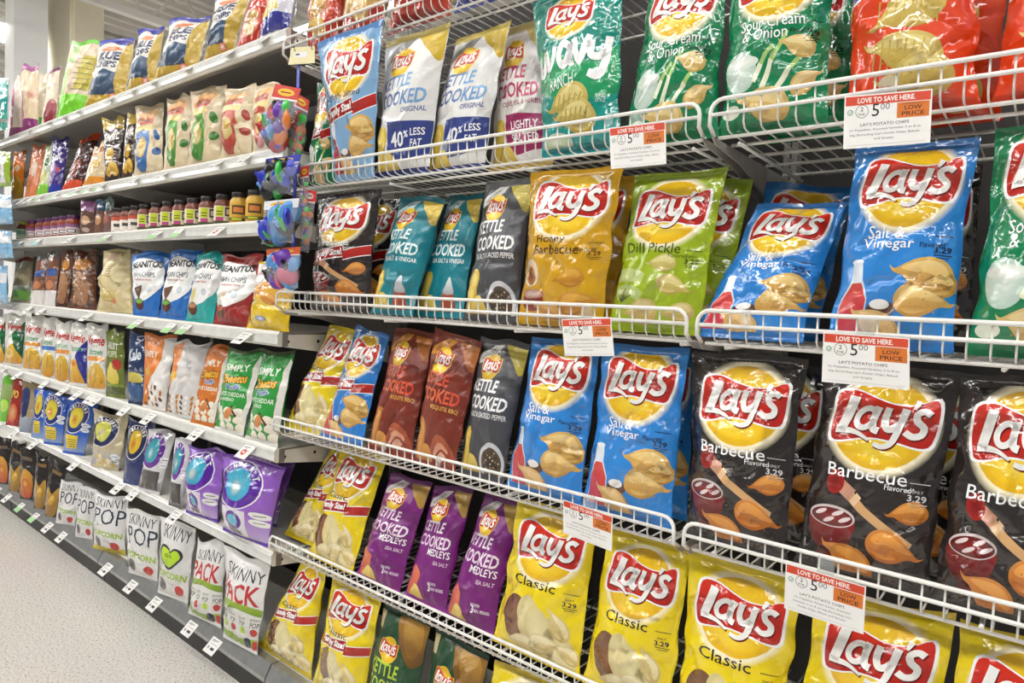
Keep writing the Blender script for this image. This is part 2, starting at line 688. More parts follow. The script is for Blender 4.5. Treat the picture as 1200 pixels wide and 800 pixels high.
# ------------------------------------------------------------------ bags
class Shape:
    def __init__(s, Q, n, T, seed, wr=1.0, slump=0.0):
        s.Q = [np.array(q, float) for q in Q]      # tl, tr, br, bl
        s.n = np.array(n, float)
        s.T = T
        r = np.random.RandomState(seed)
        s.W = np.linalg.norm(s.Q[2] - s.Q[3])
        s.H = np.linalg.norm((s.Q[0] + s.Q[1] - s.Q[2] - s.Q[3]) / 2)
        s.ph = r.rand(24) * 6.283
        s.an = r.rand(12) * 3.14159
        s.fr = .7 + .7 * r.rand(12)
        s.wr = wr
        s.slump = slump      # how far the top is crushed down

    def p(s, u, v, side):
        Q, ph, an, fr = s.Q, s.ph, s.an, s.fr
        pv = np.clip((v - .035) / .925, 0, 1)
        # chips settle: full near the bottom, thinning towards the top seal
        prof = np.where(pv < .5, np.clip(np.sin(math.pi * np.minimum(1, pv * 2.2) / 2), 0, 1) ** .42, np.sin(math.pi * pv) ** .6) * (1.10 - .24 * v)
        e = np.clip(1 - np.abs(2 * u - 1) ** 2.5, 0, 1) ** .8
        tt = s.T / 2 * prof * e + .0006
        X, Y = u * s.W, v * s.H
        mt = np.exp(-np.clip(.96 - v, 0, 1) / .12)
        mb = np.exp(-np.clip(v - .04, 0, 1) / .10)
        g1 = np.abs(np.sin(X * 70 * fr[0] + 2.2 * np.sin(Y * 18 + ph[0]) + ph[1]))
        g2 = np.abs(np.sin(X * 95 * fr[1] + 1.6 * np.sin(Y * 25 + ph[2]) + ph[3]))
        w_ = -.010 * mt * g1 - .007 * mb * g2
        sd = np.abs(2 * u - 1) ** 3
        w_ = w_ - .005 * sd * np.abs(np.sin(Y * 75 * fr[2] + 2 * np.sin(X * 30 + ph[4]) + ph[5]))
        for k in range(5):
            a = an[k]
            c = X * math.cos(a) + Y * math.sin(a)
            d = -X * math.sin(a) + Y * math.cos(a)
            cre = (1 - np.abs(np.sin(c * 34 * fr[3 + k % 5] + 1.8 * np.sin(d * 22 * fr[k] + ph[6 + k]) + ph[11 + k]))) ** 3
            mask = np.clip(np.sin(d * 16 * fr[k + 2] + ph[16 + k]) * np.sin(c * 11 + ph[k]) + .25, 0, 1)
            w_ = w_ + (.0058 if k % 2 else -.0055) * cre * mask
        w_ = w_ + .006 * np.sin(X * 24 + ph[20]) * np.sin(Y * 17 + ph[21])
        w_ = w_ * s.wr * np.clip(prof, 0, 1) * e ** .6 * min(1, s.T / .05)
        edge = .020 * np.sin(Y * 42 * fr[5] + ph[7] + 2 * np.sin(Y * 19 + ph[8])) * np.sign(u - .5) + .014 * np.sin(Y * 66 + ph[9])
        uu = .5 + (u - .5) * (1 - .07 * np.clip(prof, 0, 1) * min(1.0, s.T / .06) + edge * np.clip(prof, 0, 1) * min(1.5, s.wr))
        vs = v - s.slump * np.clip((v - .55) / .45, 0, 1) ** 1.6 * (.5 + .5 * np.sin(u * 6.5 * fr[6] + ph[22]))
        uu, vv = uu[..., None], vs[..., None]
        P = (Q[3] * (1 - uu) + Q[2] * uu) * (1 - vv) + (Q[0] * (1 - uu) + Q[1] * uu) * vv
        # the flat top seal flops a little to one side
        return P + s.n * (side * (tt + w_) + s.slump * .12 * np.clip((v - .75) / .25, 0, 1) ** 2 * np.sin(u * 7 + ph[23]))[..., None]

    def pn(s, u, v, side):
        d = 2e-3
        P = s.p(u, v, side)
        a = s.p(np.clip(u + d, 0, 1), v, side) - s.p(np.clip(u - d, 0, 1), v, side)
        b_ = s.p(u, np.clip(v + d, 0, 1), side) - s.p(u, np.clip(v - d, 0, 1), side)
        N = np.cross(a, b_) * side
        N /= np.linalg.norm(N, axis=-1)[..., None] + 1e-12
        bad = (N @ s.n) * side < -.2
        N[bad] *= -1
        return P, N


def film_mesh(name, parts, mat):
    """parts: list of (points, normals, colours, faces)"""
    V, N, C, FA = [], [], [], []
    k = 0
    for p, n, c, f in parts:
        V.append(p)
        N.append(n)
        C.append(c)
        FA += [[k + i for i in q] for q in f]
        k += len(p)
    V, N, C = np.concatenate(V), np.concatenate(N), np.concatenate(C)
    me = bpy.data.meshes.new(name)
    me.from_pydata(V.tolist(), [], FA)
    me.materials.append(mat)
    at = me.color_attributes.new('print', 'FLOAT_COLOR', 'POINT')
    at.data.foreach_set('color', np.concatenate([C, np.ones((len(C), 1))], 1).ravel().astype(np.float32))
    me.polygons.foreach_set('use_smooth', [True] * len(FA))
    me.normals_split_custom_set_from_vertices(N.tolist())
    me.update()
    return me


def grid(sh, gx, gy, u0, u1, v0, v1, side, col, col2=None, ribs=0):
    uu, vv = np.meshgrid(np.linspace(u0, u1, gx + 1), np.linspace(v0, v1, gy + 1))
    u, v = uu.ravel(), vv.ravel()
    P, N = sh.pn(u, v, side)
    if ribs:
        P = P + N * (.0007 * np.sin(u * ribs))[:, None]
    c1 = np.array(col)
    c = np.repeat(c1[None], len(u), 0)
    fs = []
    for j in range(gy):
        for i in range(gx):
            a = j * (gx + 1) + i
            for q in ((a, a + 1, a + gx + 2), (a, a + gx + 2, a + gx + 1)):
                fs.append(q if side > 0 else q[::-1])
    return P, N, c, fs


def make_bag(kind, art, Q, n, T, seed, fine=True, mat='gloss', top=None, bottom=None, back=None, wr=1.0, slump=.0, gx=None, gy=None, LS=.00009):
    """Q: world corners tl, tr, br, bl relative to the camera. Returns the top-level object."""
    org = (np.array(Q[2]) + np.array(Q[3])) / 2
    sh = Shape([np.array(q) - org for q in Q], n, T, seed, wr, slump)
    loc = (org[0], org[1], org[2] + CAM_Z)
    gx = gx or (26 if fine else 10)
    gy = gy or (36 if fine else 14)
    v0, v1 = (.045, .955) if fine else (0.0, 1.0)
    bc = back or art.base
    parts = [grid(sh, gx, gy, 0, 1, v0, v1, 1, art.base), grid(sh, gx if not fine else 14, gy if not fine else 18, 0, 1, v0, v1, -1, bc)]
    UV, LY, C, FA = clipped(art, gx, gy, v0, v1)
    if len(UV):
        # lay the print exactly on the facets of the front
        GP, GN_ = parts[0][0], parts[0][1]
        fu = np.clip(UV[:, 0] * gx, 0, gx - 1e-9)
        fv = np.clip((UV[:, 1] - v0) / (v1 - v0) * gy, 0, gy - 1e-9)
        # facet of each polygon is taken from its centre
        ci, cj, up = np.zeros(len(UV), int), np.zeros(len(UV), int), np.zeros(len(UV), bool)
        for q in FA:
            mu, mv = fu[q].mean(), fv[q].mean()
            i, j = int(mu), int(mv)
            ci[q], cj[q], up[q] = i, j, (mu - i) < (mv - j)
        a0 = cj * (gx + 1) + ci
        du, dv = (fu - ci)[:, None], (fv - cj)[:, None]
        upc = up[:, None]

        def onf(G):
            lo = G[a0] + du * (G[a0 + 1] - G[a0]) + dv * (G[a0 + gx + 2] - G[a0 + 1])
            hi = G[a0] + dv * (G[a0 + gx + 1] - G[a0]) + du * (G[a0 + gx + 2] - G[a0 + gx + 1])
            return np.where(upc, hi, lo)
        P, N = onf(GP), onf(GN_)
        parts.append((P + N * ((LY + 1.2) * LS)[:, None], N, C, FA))
    if not fine:
        o = link(kind, film_mesh(kind, parts, M[mat]), None, loc)
        return o
    root = empty(kind, loc)
    link('pouch', film_mesh('pouch', parts, M[mat]), root)
    tc, bcol = lin(top) if top else art.base, lin(bottom) if bottom else art.base
    link('top_seal', film_mesh('top_seal', [grid(sh, 60, 2, 0, 1, v1 - .002, 1, 1, tc, ribs=160), grid(sh, 60, 2, 0, 1, v1 - .002, 1, -1, tc, ribs=160)], M[mat]), root)
    link('bottom_seal', film_mesh('bottom_seal', [grid(sh, 60, 2, 0, 1, 0, v0 + .002, 1, bcol, ribs=160), grid(sh, 60, 2, 0, 1, 0, v0 + .002, -1, bcol, ribs=160)], M[mat]), root)
    return root


def quad_world(tl, tr, br, bl, Y0, z0, lean):
    """picture corners -> corners on a plane that stands on the shelf at Y0 and leans back"""
    P = [on_lean(*p, Y0, z0, lean) for p in (tl, tr, br, bl)]

    def ext(a, c):
        d = c - a
        return a + d * ((z0 - a[2]) / d[2])
    return [P[0], P[1], ext(P[1], P[2]), ext(P[0], P[3])]


def cap_height(Q, zmax):
    # a bag cannot stand taller than the shelf above it
    out = [np.array(q) for q in Q]
    for t, b_ in ((0, 3), (1, 2)):
        if out[t][2] > zmax:
            k = (zmax - out[b_][2]) / (out[t][2] - out[b_][2])
            out[t] = out[b_] + (out[t] - out[b_]) * k
    return out


def lean_normal(lean):
    return np.array([0, -math.cos(lean), math.sin(lean)])


# ------------------------------------------------------------------ the building
def slab(name, x0, x1, y0, y1, z0, z1, mat):
    b_ = MB()
    b_.box(x0, x1, y0, y1, z0, z1, M[mat])
    o = b_.build(name)
    return tag(o, kind='structure')


slab('floor', -40, 12, -12, 16, -.1, 0, 'floor')
CEIL = 5.0
b_ = MB()
for i in range(150):                       # ribbed roof deck
    x = -34 + i * .28
    b_.add([(x, -12, CEIL), (x + .09, -12, CEIL), (x + .12, -12, CEIL + .06), (x + .25, -12, CEIL + .06), (x + .28, -12, CEIL),
            (x, 16, CEIL), (x + .09, 16, CEIL), (x + .12, 16, CEIL + .06), (x + .25, 16, CEIL + .06), (x + .28, 16, CEIL)],
           [(0, 1, 6, 5), (1, 2, 7, 6), (2, 3, 8, 7), (3, 4, 9, 8)], M['ceiling'])
tag(b_.build('ceiling'), kind='structure')


def roof_joist(y, z, x0, x1):
    t = MB()
    t.box(x0, x1, y - .05, y + .05, z + .42, z + .5, M['joist'])
    t.box(x0, x1, y - .05, y + .05, z - .04, z + .04, M['joist'])
    n = int((x1 - x0) / .8)
    for i in range(n):
        a = x0 + i * (x1 - x0) / n
        c = x0 + (i + .5) * (x1 - x0) / n
        d = x0 + (i + 1) * (x1 - x0) / n
        t.tube([(a, y, z), (c, y, z + .45)], .018, M['joist'], 5)
        t.tube([(c, y, z + .45), (d, y, z)], .018, M['joist'], 5)
    return t


for i, x in enumerate((-16.6, -14.0, -11.4, -8.8, -6.2)):
    o = roof_joist(0, CEIL - .55, -10, 14).build('roof_joist', None, (x, 0, 0))
    o.rotation_euler.z = math.pi / 2
    register(o, 'pale steel roof joist with zigzag bracing', 'under the ribbed ceiling', 'roof joist', x)

# columns rising beyond the shelves, top left
d0 = ray(31, 60)
c0 = d0 * (6.2 / d0[1] * .8)
c0 = d0 * 8.0


def post(px0, px1, depth, name, mat, label, cat, round_=False, ribs=False):
    a, c = ray(px0, 50) * depth, ray(px1, 50) * depth
    wd = np.linalg.norm((c - a)[:2])
    mid = (a + c) / 2
    b_ = MB()
    if round_:
        b_.lathe([(wd / 2, 0), (wd / 2, 3.0), (wd / 2 + .012, 3.0), (wd / 2 + .012, 3.06), (wd / 2, 3.06), (wd / 2, 3.5), (wd / 2 + .012, 3.5), (wd / 2 + .012, 3.55), (wd / 2, 3.55), (wd / 2, CEIL)], M[mat], 24)
        o = b_.build(name, None, (mid[0], mid[1], 0))
    else:
        h = wd / 2 / 1.33
        b_.box(-h, h, -h, h, 0, CEIL, M[mat])
        if ribs:
            for q in (-.45, .12, .5):
                b_.box(h * q, h * q + .03, -h - .012, -h, 0, CEIL, M[mat])
        o = b_.build(name, None, (mid[0], mid[1], 0))
    return tag(o, label, cat)


post(9, 53, 8.0, 'support_column', 'column', 'square white painted building column at the top left beyond the shelves', 'column')
post(58.5, 79.5, 8.4, 'drain_pipe', 'cream', 'round cream pipe with collars between the white and cream columns', 'pipe', True)
post(79, 119, 9.2, 'wrapped_column', 'cream', 'boxed cream column with vertical seams right of the round pipe', 'column', False, True)


def strip_light(x, y, length, along_x=True):
    r = empty('strip_light', (x, y, CEIL - .75))
    h = MB()
    h.extrude_x([(-.13, 0), (.13, 0), (.07, .09), (-.07, .09)], -length / 2, length / 2, M['lamp_body'])
    h.build('housing', r)
    g = MB()
    g.box(-length / 2 + .03, length / 2 - .03, -.105, .105, -.035, -.001, M['lamp'])
    g.build('diffuser', r)
    for s in (-.35, .35):
        k = MB()
        k.tube([(length * s, 0, .09), (length * s, 0, .83)], .006, M['hook'], 5)
        k.build('hanger', r)
    return r


for y, nm in ((-3.0, 'over the far side of the aisle'), (-.75, 'over the aisle in front of the shelves'), (4.6, 'over the next aisle behind the shelves')):
    for i in range(8):
        x = -17.5 + 2.9 * i
        register(strip_light(x, y, 2.4), 'white fluorescent strip light hanging', nm, 'strip light', x)


# one more lamp far across the store, seen beside the white column
for k, (px, py) in enumerate(((2, 40),)):
    q = ray(px, py)
    q = q * ((CEIL - .78 - CAM_Z) / q[2])
    register(strip_light(q[0], q[1], .7), 'short white fluorescent light glowing', 'far across the store beside the white column', 'strip light', q[0])


# ------------------------------------------------------------------ metal shelving (left)
def metal_shelf(x0, x1, level, dz=0.0, last=False):
    z = GDECK[level] + CAM_Z
    r = empty('metal_shelf', ((x0 + x1) / 2, YG, z - .04))
    h = (x1 - x0) / 2 - .002
    d = MB()
    d.extrude_x([(.012, .04), (.40, .04), (.40, .0), (.385, 0), (.385, .034), (.03, .034), (.03, .0), (.012, .0)], -h, h, M['under'])
    d.box(-h, h, .0145, .40, .0395, .0405, M['shelf'])
    d.build('deck', r)
    f = MB()
    f.extrude_x([(0, .004), (.004, 0), (.011, 0), (.011, .042), (.004, .043), (0, .038)], -h, h, M['shelf'])
    f.build('front_edge', r)
    c = MB()
    c.extrude_x([(-.004, .033), (-.0005, .036), (-.0005, .004), (-.004, .007), (-.0025, .02)], -h, h, M['channel'])
    c.build('price_channel', r)
    for s in (-1, 1):
        p = MB()
        xa, xb = (h - .003, h - .0005) if s > 0 else (-h + .0005, -h + .003)
        p.extrude_x([(.011, .0), (.35, -.045), (.40, -.06), (.40, .038), (.011, .038)], xa, xb, M['shelf'])
        for q in (.03, .13, .23):
            xx = xb + .0004 if s > 0 else xa - .0004
            n = 10
            p.add([(xx, q + .005 * math.cos(6.283 * k / n), .014 + .005 * math.sin(6.283 * k / n)) for k in range(n)], [tuple(range(n))], M['hole'])
        p.build('side_bracket', r)
    return r


BAYS = [(-2.885, XS), (-4.105, -2.885), (-5.325, -4.105)]
BAYN = ['nearest', 'middle', 'farthest']
SHELFN = {0: 'top', 1: 'second', 2: 'jar', 3: 'fourth', 4: 'fifth', 5: 'sixth'}
for lv in range(6):
    for (x0, x1), bn in zip(BAYS, BAYN):
        s = metal_shelf(x0, x1, lv)
        tag(s, f'{bn} bay of the cream metal {SHELFN[lv]} shelf at left', 'shelf', 'metal shelves of the left shelving')
for (x0, x1), bn in zip(BAYS + [(XS, -.45), (-.45, .77)], BAYN + ['wire rack left', 'wire rack right']):
    z = GDECK[6] + CAM_Z
    r = empty('base_shelf', ((x0 + x1) / 2, YG, 0))
    h = (x1 - x0) / 2 - .003
    d = MB()
    d.box(-h, h, .03, .42, z - .02, z, M['shelf'])
    d.build('deck', r)
    f = MB()
    f.extrude_x([(.03, z - .005), (.03, z + .002), (.006, z + .002), (-.014, z - .034), (-.014, z - .046), (.0, z - .046), (.0, z - .036)], -h, h, M['steel'])
    f.build('price_rail', r)
    k = MB()
    k.box(-h, h, .012, .03, 0.0, z - .0205, M['kick'])
    k.build('kick_plate', r)
    tag(r, f'grey steel bottom deck with dark kick plate, {bn} bay', 'base shelf', 'bottom decks along the floor')
for (x0, x1), bn in zip(BAYS + [(XS, -.45), (-.45, .77)], BAYN + ['wire rack left', 'wire rack right']):
    r = empty('shelving_back', ((x0 + x1) / 2, 1.50, 0))
    h = (x1 - x0) / 2
    p = MB()
    p.box(-h + .015, h - .015, 0, .02, .0, 2.05, M['back'])
    p.build('back_panel', r)
    for s in (-1, 1):
        u = MB()
        u.box(s * h - s * .008 - .006, s * h - s * .008 + .006, -.03, .03, 0, 2.08, M['under'])
        u.build('upright', r)
    tag(r, f'dark upright back of the shelving, {bn} bay', 'shelving back', 'backs of the shelving')


# ------------------------------------------------------------------ wire racks (right)
def arc(c, r, a0, a1, n=5):
    return [(c[0] + r * math.cos(a0 + (a1 - a0) * k / n), c[1] + r * math.sin(a0 + (a1 - a0) * k / n)) for k in range(n + 1)]


def wire_rack(x0, x1, lv):
    z = WIRE_RAIL[lv] + CAM_Z                    # top rail
    dk = WDECK[lv] + CAM_Z
    org = ((x0 + x1) / 2, YF, dk)
    r = empty('wire_rack', org)
    h = (x1 - x0) / 2 - .004
    top = z - dk
    D = .40
    f = MB()
    # top rail turns down into the deck at both ends
    R = .02
    pts = [(-h, R * 1.0, -.004), (-h, 0, R * .4)] + [(-h + R - R * math.cos(a), 0, top - R + R * math.sin(a)) for a in np.linspace(0, math.pi / 2, 5)]
    pts += [(-x, y, q) for x, y, q in pts[::-1]]
    f.tube(pts, .0034, M['wire'], 8)
    f.tube([(-h, .001, top - .023), (h, .001, top - .023)], .0032, M['wire'], 8)
    f.build('front_rail', r)
    g = MB()
    n = int(round(2 * h / .0254))
    for i in range(1, n):
        x = -h + 2 * h * i / n
        g.tube([(x, D, -.0018), (x, .022, -.0018), (x, .012, .001), (x, .006, .009), (x, .0035, top)], .0015, M['wire'], 5)
    g.build('wire_grid', r)
    for y in (.028, .085, .17, .26, .36):
        s = MB()
        s.tube([(-h + .004, y, -.0062), (h - .004, y, -.0062)], .003, M['wire'], 6)
        s.build('cross_rod', r)
    for x in (-h + .03, -h * .34, h * .34, h - .03):
        s = MB()
        s.tube([(x, .05, -.0125), (x, D, -.0125)], .0034, M['wire'], 6)
        s.build('support_rod', r)
    for sx in (-1, 1):
        k = MB()
        xx = sx * (h + .0005)
        k.extrude_x([(.012, -.006), (.44, -.006), (.44, -.10), (.36, -.085), (.14, -.026), (.03, -.016)], xx - .0015, xx + .0015, M['bracket'])
        k.build('bracket', r)
    return r


WIREN = {1: 'top', 2: 'second', 3: 'third', 4: 'fourth', 5: 'fifth'}
for lv, secs in ((1, 'L'), (2, 'LR'), (3, 'LR'), (4, 'LR'), (5, 'LR')):
    for sc in secs:
        x0, x1 = (-1.655, -.453) if sc == 'L' else (-.443, .77)
        side = 'left' if sc == 'L' else 'right'
        tag(wire_rack(x0, x1, lv), f'white wire shelf with raised front rail, {side} bay, {WIREN[lv]} from the top', 'wire shelf', 'white wire shelves')
# ------------------------------------------------------------------ printed designs
ART = {}


def flavour_lays(base, lines, tcol, food, fam=False, rim='ffffff', glow='fff3cf', price='1c1c30', flav=True):
    a = Art(base)
    if food == 'classic':
        a.L = 0
        a.potato_cut(.27, .36, 1.05)
        a.L = 3
        a.chip(.72, .42, .17, -.9, 'e8d59a', 'c9b06a', 'f6eabf')
        a.chip(.62, .20, .2, .1, 'ead9a4', 'cdb472', 'f6ecc6', -1)
        a.chip(.34, .13, .2, .1, 'ead9a4', 'cdb472', 'f6ecc6')
        a.chip(.82, .18, .15, -.3, 'e8d59a', 'c9b06a', 'f6eabf')
    if food == 'vinegar':
        a.poly([(.02, .08), (.02, .34), (.09, .47), (.10, .60), (.19, .60), (.20, .47), (.27, .34), (.27, .08)], 'c8d4e4', 'e8f0fa')
        a.poly([(.03, .08), (.03, .33), (.10, .45), (.19, .45), (.26, .33), (.26, .08)], 'c2314e', 'd9483c', layer=1)
        a.ell(.145, .60, .055, .02, 'eef4fb', layer=2)
        a.ell(.40, .27, .12, .055, '5a3a2a', layer=1)
        a.ell(.38, .30, .08, .035, 'f4f2ee', layer=2)
        a.L = 2
        a.chip(.68, .50, .26, -.1)
        a.chip(.72, .32, .24, -.1, 'e6bf72', 'bf8d3f', 'f5d999', -1)
        a.chip(.34, .14, .24, -.45, 'e0b878', 'c09652', 'ecca92')
        a.chip(.80, .43, .17, .2)
    if food == 'bbq':
        a.poly([(.02, .42), (.21, .42), (.40, .42), (.385, .30), (.33, .21), (.21, .165), (.09, .21), (.035, .30)], '4a0c0e', '8a1f1c', 2)
        a.poly([(.12, .13), (.30, .13), (.27, .20), (.15, .20)], '5a1a16')
        a.ell(.21, .42, .19, .075, 'b9a8a8', 'd9caca', layer=1)
        a.ell(.21, .415, .175, .062, '8c1d1c', '5e1012', layer=2)
        for dx, dy in ((-.09, .02), (.05, .03), (-.02, -.03), (.11, -.01)):
            a.ell(.21 + dx, .42 + dy * .9, .05, .015, 'e7d5d5', rot=.4, layer=3)
        a.L = 3
        a.stroke([(.30, .62), (.45, .50), (.82, .32)], .075, 'd7a873', layer=3, taper=.05)
        a.stroke([(.36, .575), (.40, .545)], .085, 'efc9a0', layer=4)
        a.ell(.20, .66, .075, .085, '7a1512', 'a02218', layer=5)
        a.stroke([(.22, .66), (.35, .585)], .09, 'c9937a', layer=4)
        a.L = 5
        a.chip(.76, .52, .15, .25, 'de9340', 'b0641f', 'efae55')
        a.chip(.70, .27, .21, -.25, 'dc8c38', 'a95c1b', 'eda54a', -1)
        a.chip(.35, .14, .23, -.35, 'd98b3c', 'a85d20', 'eca650')
    if food == 'onion':
        a.ell(.18, .45, .17, .16, 'dfe9e2', 'b9d2c4')
        a.ell(.20, .52, .17, .05, 'f5f6ee', 'dce6dc', layer=1)
        for x0, y0, x1, y1 in ((.40, .30, .62, .72), (.32, .36, .50, .62), (.5, .25, .86, .62)):
            a.stroke([(x0, y0), ((x0 + x1) / 2 - .02, (y0 + y1) / 2), (x1, y1)], .05, 'a9cf78', layer=2, taper=.03)
            a.stroke([(x0, y0), ((x0 + x1) / 2 - .02, (y0 + y1) / 2)], .045, 'eef3d8', layer=3)
        a.L = 4
        a.chip(.70, .60, .17, -.2, 'e9cf8c', 'c3a052', 'f4e1ab')
        a.chip(.80, .33, .16, .5, 'e8c985', 'c09a4d', 'f3dca3', -1)
        a.chip(.40, .18, .26, -.12, 'e8cb86', 'bf9a50', 'f4dea6')
        a.ell(.10, .16, .10, .05, 'e6ecd8', layer=3)
    if food == 'honey':
        a.ell(.13, .50, .12, .13, 'd58f3c', 'efe0c4')
        a.ell(.14, .47, .06, .09, '6b2f10', 'b5712a', layer=1)
        a.ell(.16, .23, .16, .10, '6d1d12', '8c2a18', layer=1)
        a.ell(.17, .30, .15, .045, 'e7d3c6', 'b0705c', layer=2)
        a.L = 3
        a.chip(.60, .44, .18, .2, 'd69a30', 'b3741c', 'e4b24a')
        a.chip(.72, .22, .22, .15, 'd8992f', 'b06f1a', 'e5b14c', -1)
        a.chip(.38, .12, .22, -.3, 'cf8f35', 'a8671d', 'dea94e')
    if food == 'dill':
        a.stroke([(.0, .50), (.2, .50), (.36, .46)], .13, 'c2cf86', taper=.10)
        a.stroke([(.0, .34), (.2, .36), (.36, .30)], .12, 'b3c677', taper=.09)
        a.stroke([(.02, .36), (.3, .33)], .04, 'dbe3ae', layer=1)
        for k in range(7):
            a.stroke([(.10, .26), (.05 + .03 * k, .38 - .02 * abs(3 - k))], .012, '3d5a1f', 0, layer=2)
        a.L = 3
        a.chip(.52, .60, .16, .1, 'd9cd86', 'b7a755', 'e8dea2')
        a.chip(.68, .40, .18, -.3, 'd9c980', 'b4a04e', 'e6da9c', -1)
        a.chip(.34, .16, .22, .1, 'd8c079', 'b09650', 'e6d397')
        a.chip(.74, .17, .17, .2, 'd8c47c', 'b09a50', 'e6d79a')
    for e in a.e:
        e[1][:, 0] += .04
    a.stretch(1.75)
    a.L = 0
    a.logo(.52, (1.27 if len(lines) == 1 else 1.345) if not fam else 1.33, .76 if not fam else .72, glow)
    a.L = 6
    n = len(lines)
    y0 = (.87 if n == 1 else .945) if not fam else 1.00 if n == 1 else 1.03
    for i, (t, wd) in enumerate(lines):
        a.text(t, (.14 if wd > .55 else .20) + wd / 2 + (.05 if n > 1 and i == 0 else .02), y0 - i * .105, wd, .105 if not fam else .09, tcol, .004)
    if flav:
        a.text('Flavored', .72 if n == 1 else .78, y0 - (n - 1) * .105 - .075 * (n == 1), .19, .042, tcol if n == 1 else price)
    if not fam:
        yp = .74 if n == 1 else .80
        a.text('3.29', .86, yp, .13, .05, price, .02)
        a.rect(.80, .93, yp - .045, yp - .038, price)
        a.rect(.82, .91, yp - .065, yp - .059, price)
        a.text('ONLY', .86, yp + .05, .08, .022, price)
        a.rect(.80, .94, yp + .11, yp + .116, price)
    else:
        a.family(.84)
    return a


ART['classic'] = flavour_lays('efd514', [('Classic', .50)], '1d1a14', 'classic', flav=False)
ART['classic_family'] = flavour_lays('edd312', [('Classic', .42)], '1d1a14', 'classic', True, flav=False)
ART['vinegar'] = flavour_lays('2f86d6', [('Salt &', .30), ('Vinegar', .42)], 'ffffff', 'vinegar')
ART['vinegar_family'] = flavour_lays('2f7fd0', [('Salt &', .26), ('Vinegar', .36)], 'ffffff', 'vinegar', True)
ART['barbecue'] = flavour_lays('2d2624', [('Barbecue', .62)], 'ffffff', 'bbq', price='d8d8d8')
ART['barbecue_family'] = flavour_lays('2c2523', [('Barbecue', .58)], 'ffffff', 'bbq', True, price='d8d8d8')
ART['onion'] = flavour_lays('0a8050', [('Sour Cream', .62), ('& Onion', .44)], 'ffffff', 'onion', price='0a3020')
ART['onion_family'] = flavour_lays('0a7a4c', [('Sour Cream', .6), ('& Onion', .42)], 'ffffff', 'onion', True)
ART['honey'] = flavour_lays('d2a012', [('Honey', .32), ('Barbecue', .5)], '4a2a12', 'honey', price='4a3208')
ART['dill'] = flavour_lays('9cb41c', [('Dill Pickle', .58)], '3f5312', 'dill', price='38480c')
ART['lightly_salted'] = flavour_lays('86b3dc', [('Lightly Salted', .62)], '2c4a78', 'vinegar', True, flav=False)


def wavy():
    a = Art('0d8f80')
    a.poly([(0, .2), (.3, .35), (.75, .25), (1, .6), (1, 0), (0, 0)], '0f8c93', '12a08e', 4)
    a.L = 1
    a.poly([(0, .95), (.4, .82), (.8, .75), (1, .9), (1, .5), (.6, .42), (.2, .5), (0, .62)], '1d9a63', '3bb274', 4)
    a.L = 9
    for x, pts in ((0, [(.03, .90), (.06, .72), (.14, .78), (.17, .90), (.20, .74), (.28, .82), (.31, .93)]),
                   (1, [(.50, .90), (.42, .93), (.37, .82), (.41, .74), (.49, .80), (.52, .92), (.51, .76), (.55, .76)]),
                   (2, [(.56, .96), (.62, .74), (.72, .98)]),
                   (3, [(.74, .93), (.74, .80), (.82, .79), (.87, .84)])):
        a.stroke(pts, .07, 'ffffff', 4)
    a.stroke([(.90, .96), (.87, .76), (.80, .62), (.70, .65)], .07, 'ffffff', 4)
    a.text('RANCH', .38, .60, .32, .10, 'ffffff', 0, .1, .1)
    a.L = 4
    for i, (x, y, s, r_) in enumerate(((.42, .40, .30, .2), (.48, .28, .30, .0))):
        a.chip(x, y, s, r_, 'd9c673', 'a98f3c', 'e9da92', layer=4 + 2 * i)
        for k in range(6):
            a.stroke([(x - .2 + .07 * k, y - .06 + .01 * k), (x - .14 + .07 * k, y + .09)], .018, 'b9a24c', 0, layer=6 + i)
    a.ell(.20, .10, .22, .09, 'e8ece2', 'b9c7b4', layer=5)
    a.ell(.20, .11, .17, .06, 'dfe8d2', '9fb98c', layer=6)
    a.text('BAKED', .84, .45, .10, .03, 'dff0ea')
    a.text('STYLE', .84, .41, .10, .03, 'dff0ea')
    for e in a.e:
        e[1][:, 0] = e[1][:, 0] * .95 + .06
    a.stretch(1.75)
    a.L = 2
    a.logo(.47, 1.42, .52)
    return a


ART['wavy'] = wavy()


def ridged():
    a = Art('e2431a')
    a.poly([(0, 1.5), (1, 1.5), (1, 1.08), (.0, .86)], '3d63b4', '2f55a8')
    a.stroke([(.0, .86), (.4, .98), (1, 1.08)], .02, 'ffffff', 4, layer=1)
    for i, (x, y, s, r_) in enumerate(((.5, .72, .34, .5), (.46, .40, .34, -.2), (.55, .22, .32, .1))):
        a.chip(x, y, s, r_, 'd6c06c', 'b99a3e', 'e3d188', layer=2 + 3 * i)
        for k in range(8):
            a.stroke([(x - s * .7 + s * .19 * k, y - s * .32 + .02 * (k % 3)), (x - s * .62 + s * .19 * k, y + s * .32)], .014, 'c4aa52', 0, layer=4 + 3 * i)
    a.text('NET WT 8.5 OZ', .6, .12, .4, .035, 'f5e6da')
    return a


ART['ridged'] = ridged()


